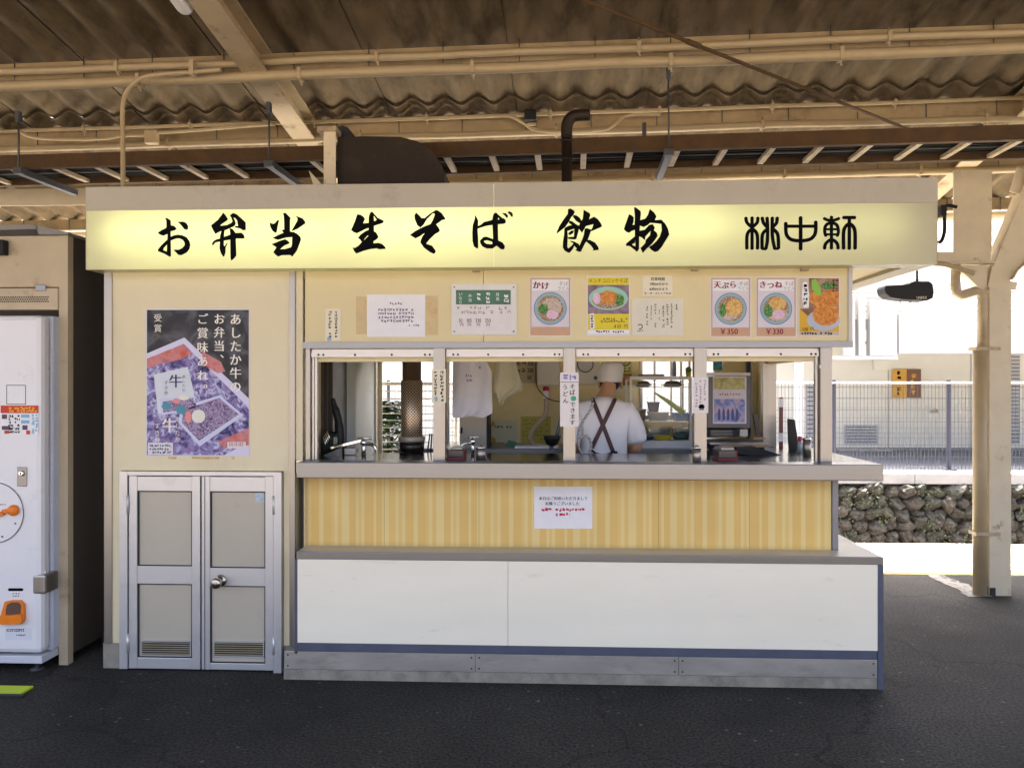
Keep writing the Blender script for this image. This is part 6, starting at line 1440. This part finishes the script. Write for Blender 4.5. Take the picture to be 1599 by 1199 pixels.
# black cable bracket beside sign's right end
t = thing('cable_bracket', 'black bent cable bracket beyond the right end of the sign', 'bracket', (qx(1472, 1.7), 1.7, qz(385, 1.7)))
MB().tube(smooth_path([(qx(x, 1.7), 1.7, qz(y, 1.7)) for x, y in ((1494, 330), (1478, 328), (1475, 340), (1475, 365), (1471, 380), (1466, 384))], 5), .013, 8).build('arm', M_black, t)
MB().box(qx(1466, 1.7), qx(1474, 1.7), 1.66, 1.74, qz(345, 1.7), qz(328, 1.7), .004).build('box', M_black, t)

# ================================================================== far side: stone wall, kerb, road, fence, building
YS = 7.85
ZR = qz(737, YS+.55)                    # road level
M_road = pm('pale_road', (.13, .135, .15), .85, var=.12, scale=3)
o = MB().box(-60, 60, YS+.42, 70, -1.09, ZR).build('street_ground', M_road); struct(o)
M_kerb = pm('kerb_concrete', (.32, .32, .32), .8, var=.12, scale=5)
zk0, zk1 = qz(752, YS), qz(741, YS)
kb = thing('kerb_beam', 'long pale concrete kerb along the top of the stone wall', 'kerb', (0, YS+.2, zk0))
x = -4.0
while x < 12: box('kerb_block', M_kerb, kb, x, x+1.19, YS-.02, YS+.40, zk0, zk1+.05, .008); x += 1.2
# stone retaining wall
sw = thing('stone_wall', 'rough retaining wall of dark rounded stones across the track', 'stone wall', (4, YS, -1.1))
M_mort = pm('wall_mortar', (.07, .065, .055), .95, var=.3, scale=8, bump=.5, bscale=30)
box('mortar_backing', M_mort, sw, -20, 30, YS+.10, YS+.41, -1.09, zk0-.002)
M_st = [pm('stone_a', (.050, .047, .041), .95, var=.45, scale=7, dirt=(.05, .06, .035), damt=.8, dscale=6, bump=.9, bscale=28), pm('stone_b', (.060, .054, .046), .95, var=.45, scale=8, dirt=(.06, .05, .04), damt=.8, dscale=5, bump=.9, bscale=26), pm('stone_c', (.040, .040, .035), .95, var=.5, scale=9, dirt=(.05, .07, .03), damt=.8, dscale=6, bump=.9, bscale=30)]
from mathutils import noise
SM_ = []
for k in range(9):
    bm = bmesh.new(); bmesh.ops.create_icosphere(bm, subdivisions=3, radius=1)
    for v in bm.verts:
        n_ = noise.noise(v.co*1.3+Vector((k*7, 0, 0)))*.30+noise.noise(v.co*2.6+Vector((k*5, 3, 0)))*.20+noise.noise(v.co*6+Vector((k*3, 9, 0)))*.16
        v.co *= 1+n_
    me = bpy.data.meshes.new('stone'); bm.to_mesh(me); bm.free(); me.materials.append(M_st[k % 3]); SM_.append(me)
rows = 7; x0_, x1_ = 2.2, 9.6
zt = zk0-.03
for r_ in range(rows):
    x = x0_+random.uniform(0, .15); z = zt-.08-r_*.165
    while x < x1_:
        wd = random.uniform(.08, .15)
        o = bpy.data.objects.new('stone', random.choice(SM_)); link(o, sw); o.matrix_parent_inverse = Matrix.Translation(-sw.location)
        o.location = (x+wd, YS+.08+random.uniform(-.03, .03), z+random.uniform(-.04, .04)); o.scale = (wd*random.uniform(.95, 1.2), random.uniform(.15, .2), random.uniform(.08, .12)); o.rotation_euler = (random.uniform(-.5, .5), random.uniform(-.9, .9), random.uniform(-.5, .5))
        x += wd*1.85
# weeds between the stones
mb = MB()
for k in range(3600):
    x = random.uniform(x0_, x1_); z = random.uniform(-1.0, zt-.05)
    if noise.noise(Vector((x*1.7, z*2.5, 3))) < .02: continue
    y = YS-.10+random.uniform(-.05, .06); s_ = random.uniform(.010, .028); a = random.uniform(0, 6.3)
    d1 = Vector((math.cos(a), random.uniform(-.6, .3), math.sin(a))).normalized()*s_; d2 = Vector((-math.sin(a), random.uniform(-.8, .2), math.cos(a))).normalized()*s_*.6
    c_ = Vector((x, y, z)); mb.quad([c_-d1, c_+d2, c_+d1, c_-d2])
M_weed = pm('wall_weeds', (.055, .075, .035), .7, var=.4, scale=10)
o = mb.build('wall_weeds', M_weed, recalc=False); stuff(o); tag(o, 'small weeds and moss growing between the dark wall stones', 'weeds')
# fence
Yf_ = YS+.62; zf0 = ZR; zf1 = qz(598, Yf_)
M_post = pm('fence_post', (.05, .05, .08), .5, .3); M_wire = pm('fence_wire', (.07, .075, .09), .45, .4); M_railw = pm('fence_rail', (.40, .40, .42), .4)
fc = thing('wire_fence', 'white mesh fence with dark posts along the street beyond the wall', 'fence', (4, Yf_, ZR))
xp = qx(1484, Yf_); step = qx(1484, Yf_)-qx(1304, Yf_)
posts = [xp+step*k for k in range(-5, 4)]
for x in posts:
    MB().box(x-.022, x+.022, Yf_+.03, Yf_+.075, zf0, zf1+.05, .004).build('post', M_post, fc)
    for zz, dx in ((zf1, .12), (zf0+.06, .11)):
        MB().box(x-dx, x+dx, Yf_+.012, Yf_+.029, zz-.02, zz+.012, .003).build('clamp', M_post, fc)
for a, b in zip(posts, posts[1:]):
    pn = MB().tube([(a+.005, Yf_, zf1), (b-.005, Yf_, zf1)], .018, 8).build('top_rail', M_railw, fc)
    mb = MB(); n_ = 32
    for k in range(n_+1):
        x = a+.01+(b-a-.02)*k/n_; mb.box(x-.0025, x+.0025, Yf_-.003, Yf_+.002, zf0+.06, zf1-.02)
    for k in range(8):
        z = zf0+.08+(zf1-zf0-.14)*k/7; mb.box(a, b, Yf_+.0025, Yf_+.0075, z-.0025, z+.0025)
    stuff(mb.build('wire_mesh', M_wire, fc))
# building
YBd = 12.9
bd = thing('station_building', 'pale cream low building with canopy behind the mesh fence', 'building', (6, YBd, ZR))
M_bw = pm('building_cream', (.76, .73, .62), .7, var=.05, scale=2); M_bw2 = pm('building_white', (.45, .445, .43), .6, var=.03)
zb0, zbt = ZR, qz(548, YBd)
xq = lambda px: qx(px, YBd)
box('wall', M_bw, bd, -14, 20, YBd, YBd+.3, zb0, qz(300, YBd))
box('plinth', pm('plinth_grey', (.25, .25, .24), .8), bd, -14, 20, YBd-.03, YBd-.001, zb0, zb0+.06)
M_seam = pm('seam_grey', (.40, .38, .33), .7)
for px in (1130, 1387, 1516, 1680): box('wall_joint', M_seam, bd, xq(px)-.012, xq(px)+.012, YBd-.006, YBd-.0005, zb0+.06, zbt)
for k in range(11):
    z = zb0+.25+k*.21
    if z < zbt-.6: box('siding_line', M_seam, bd, xq(1140), 12, YBd-.004, YBd-.0005, z, z+.006)
vn = box('vent', M_bw2, bd, xq(1318), xq(1370), YBd-.02, YBd-.007, qz(692, YBd), qz(662, YBd))
for k in range(6): box('slat', M_post, vn, xq(1320), xq(1368), YBd-.024, YBd-.0205, qz(688-k*4.6, YBd)-.008, qz(688-k*4.6, YBd)+.008)
vn = box('louvre', M_bw2, bd, xq(1573), xq(1592), YBd-.02, YBd-.007, qz(690, YBd), qz(556, YBd))
for k in range(24): box('slat', M_post, vn, xq(1574), xq(1591), YBd-.026, YBd-.0205, qz(687-k*5.6, YBd)-.009, qz(687-k*5.6, YBd)+.009)
vn = box('louvre', M_bw2, bd, xq(1258), xq(1284), YBd-.02, YBd-.007, qz(700, YBd), qz(596, YBd))
for k in range(14): box('slat', M_post, vn, xq(1260), xq(1282), YBd-.026, YBd-.0205, qz(696-k*7, YBd)-.012, qz(696-k*7, YBd)+.012)
box('step', M_seam, bd, xq(1305), xq(1386), YBd-.25, YBd-.031, zb0, qz(698, YBd))
box('meter_box', M_bw, bd, xq(1362), xq(1386), YBd-.09, YBd-.007, qz(578, YBd), qz(563, YBd))
MB().tube([(xq(1453), YBd-.05, qz(641, YBd)), (xq(1462), YBd-.05, qz(640, YBd))], .03, 8).build('door_handle', M_seam, bd)
box('black_roof_strip', M_post, bd, -14, 20, YBd-.5, YBd-.001, qz(540, YBd)+.02, qz(538, YBd)+.03)
# wall sign, half orange half brown
t = thing('wall_sign', 'square sign half orange half brown on the building behind the fence', 'sign', (xq(1415), YBd, qz(621, YBd)))
Yq2 = YBd-.03
p = Print(Yq2); p.rect(1393, 576.5, 1415.2, 621, 0, .02); p.build('orange_half', flat('sign_orange', (.62, .34, .06)), t)
p = Print(Yq2); p.rect(1415.6, 576.5, 1437.5, 621, 0, .02); p.build('brown_half', flat('sign_brown', (.20, .10, .06)), t)
p = Print(Yq2-.022); p.squig(1399, 579, 1409, 594, 2, 1, fill=1, sw=.2); p.squig(1399, 604, 1409, 618, 2, 1, fill=1, sw=.2); p.build('lettering', M_ink, t)
p = Print(Yq2-.022); p.squig(1422, 582, 1430, 617, 4, 1, fill=1, sw=.16); p.build('lettering', MATS['sign_orange'], t)
# white projecting canopy and duct work in front of the upper wall
Yc = YS+1.75
cn = thing('street_canopy', 'bright white flat street canopy with pipes in front of the building', 'canopy', (xq(1450), Yc, qz(560, Yc)))
box('fascia', M_bw2, cn, qx(1404, Yc), 12, Yc, Yc+.1, qz(553, Yc), qz(492, Yc))
box('deck', M_bw2, cn, qx(1290, Yc), 14, Yc+.101, YBd-.51, qz(500, Yc), qz(494, Yc))
for a, b in ((1323, 1336), (1342, 1352), (1360, 1402)): box('upright', M_bw2, cn, qx(a, Yc), qx(b, Yc), Yc+.02, Yc+.2, qz(556, Yc), qz(463 if b < 1355 else 470, Yc))
box('lower_rail', M_bw2, cn, qx(1290, Yc), qx(1404, Yc)-.001, Yc+.03, Yc+.12, qz(562, Yc), qz(556.5, Yc))
for py, r_ in ((445, .10), (462, .07), (478, .03), (486, .03)): MB().tube([(qx(1290, Yc), Yc+.3, qz(py, Yc)), (12, Yc+.3, qz(py, Yc)+.0)], r_, 12).build('pipe', M_bw2, cn)
for px in (1457, 1480): box('bracket', M_bw2, cn, qx(px-12, Yc), qx(px, Yc), Yc-.02, Yc-.001, qz(492, Yc), qz(468, Yc))
for px in (1250, 1700): box('leg', M_bw2, cn, qx(px, Yc)-.06, qx(px, Yc)+.06, Yc+.03, Yc+.15, ZR, qz(553, Yc))
# leafy shrub seen through the back window
Ysb = 2.3; cx, cz = q(607, 690, Ysb)
t = thing('potted_shrub', 'bright green leafy shrub outside the back window behind the flue', 'shrub', (cx, Ysb, 0))
MB().lathe([(.13, 0), (.17, .30), (.19, .31), (.19, .34), (.15, .34)], (cx, Ysb, .001), 20).build('pot', pm('pot_clay', (.25, .13, .08), .8), t)
mb = MB(); mb.tube([(cx, Ysb, .3), (cx+.02, Ysb, .7), (cx-.01, Ysb, 1.1)], [.02, .015, .008], 7)
for k in range(9): a = k*2.4; mb.tube([(cx, Ysb, .55+.06*k), (cx+.14*math.cos(a), Ysb+.14*math.sin(a), .75+.06*k)], [.008, .003], 5)
mb.build('stem', pm('stem_brown', (.08, .06, .03), .8), t)
mb = MB()
for k in range(2600):
    a = random.uniform(0, 6.3); z = random.uniform(.55, 1.42); rr = (.24-.13*max(0, (z-1.0)/.45))*math.sqrt(random.random())
    c_ = Vector((cx+rr*math.cos(a), Ysb+rr*math.sin(a), z)); b_ = random.uniform(0, 6.3); s_ = random.uniform(.022, .046)
    d1 = Vector((math.cos(b_), math.sin(b_), random.uniform(-.5, .5))).normalized()*s_; d2 = d1.cross(Vector((random.uniform(-.4, .4), random.uniform(-.4, .4), 1))).normalized()*s_*.45
    mb.quad([c_-d1, c_+d2, c_+d1, c_-d2])
stuff(mb.build('leaves', pm('shrub_leaves', (.025, .085, .018), .5, var=.4, scale=14), t, recalc=False))
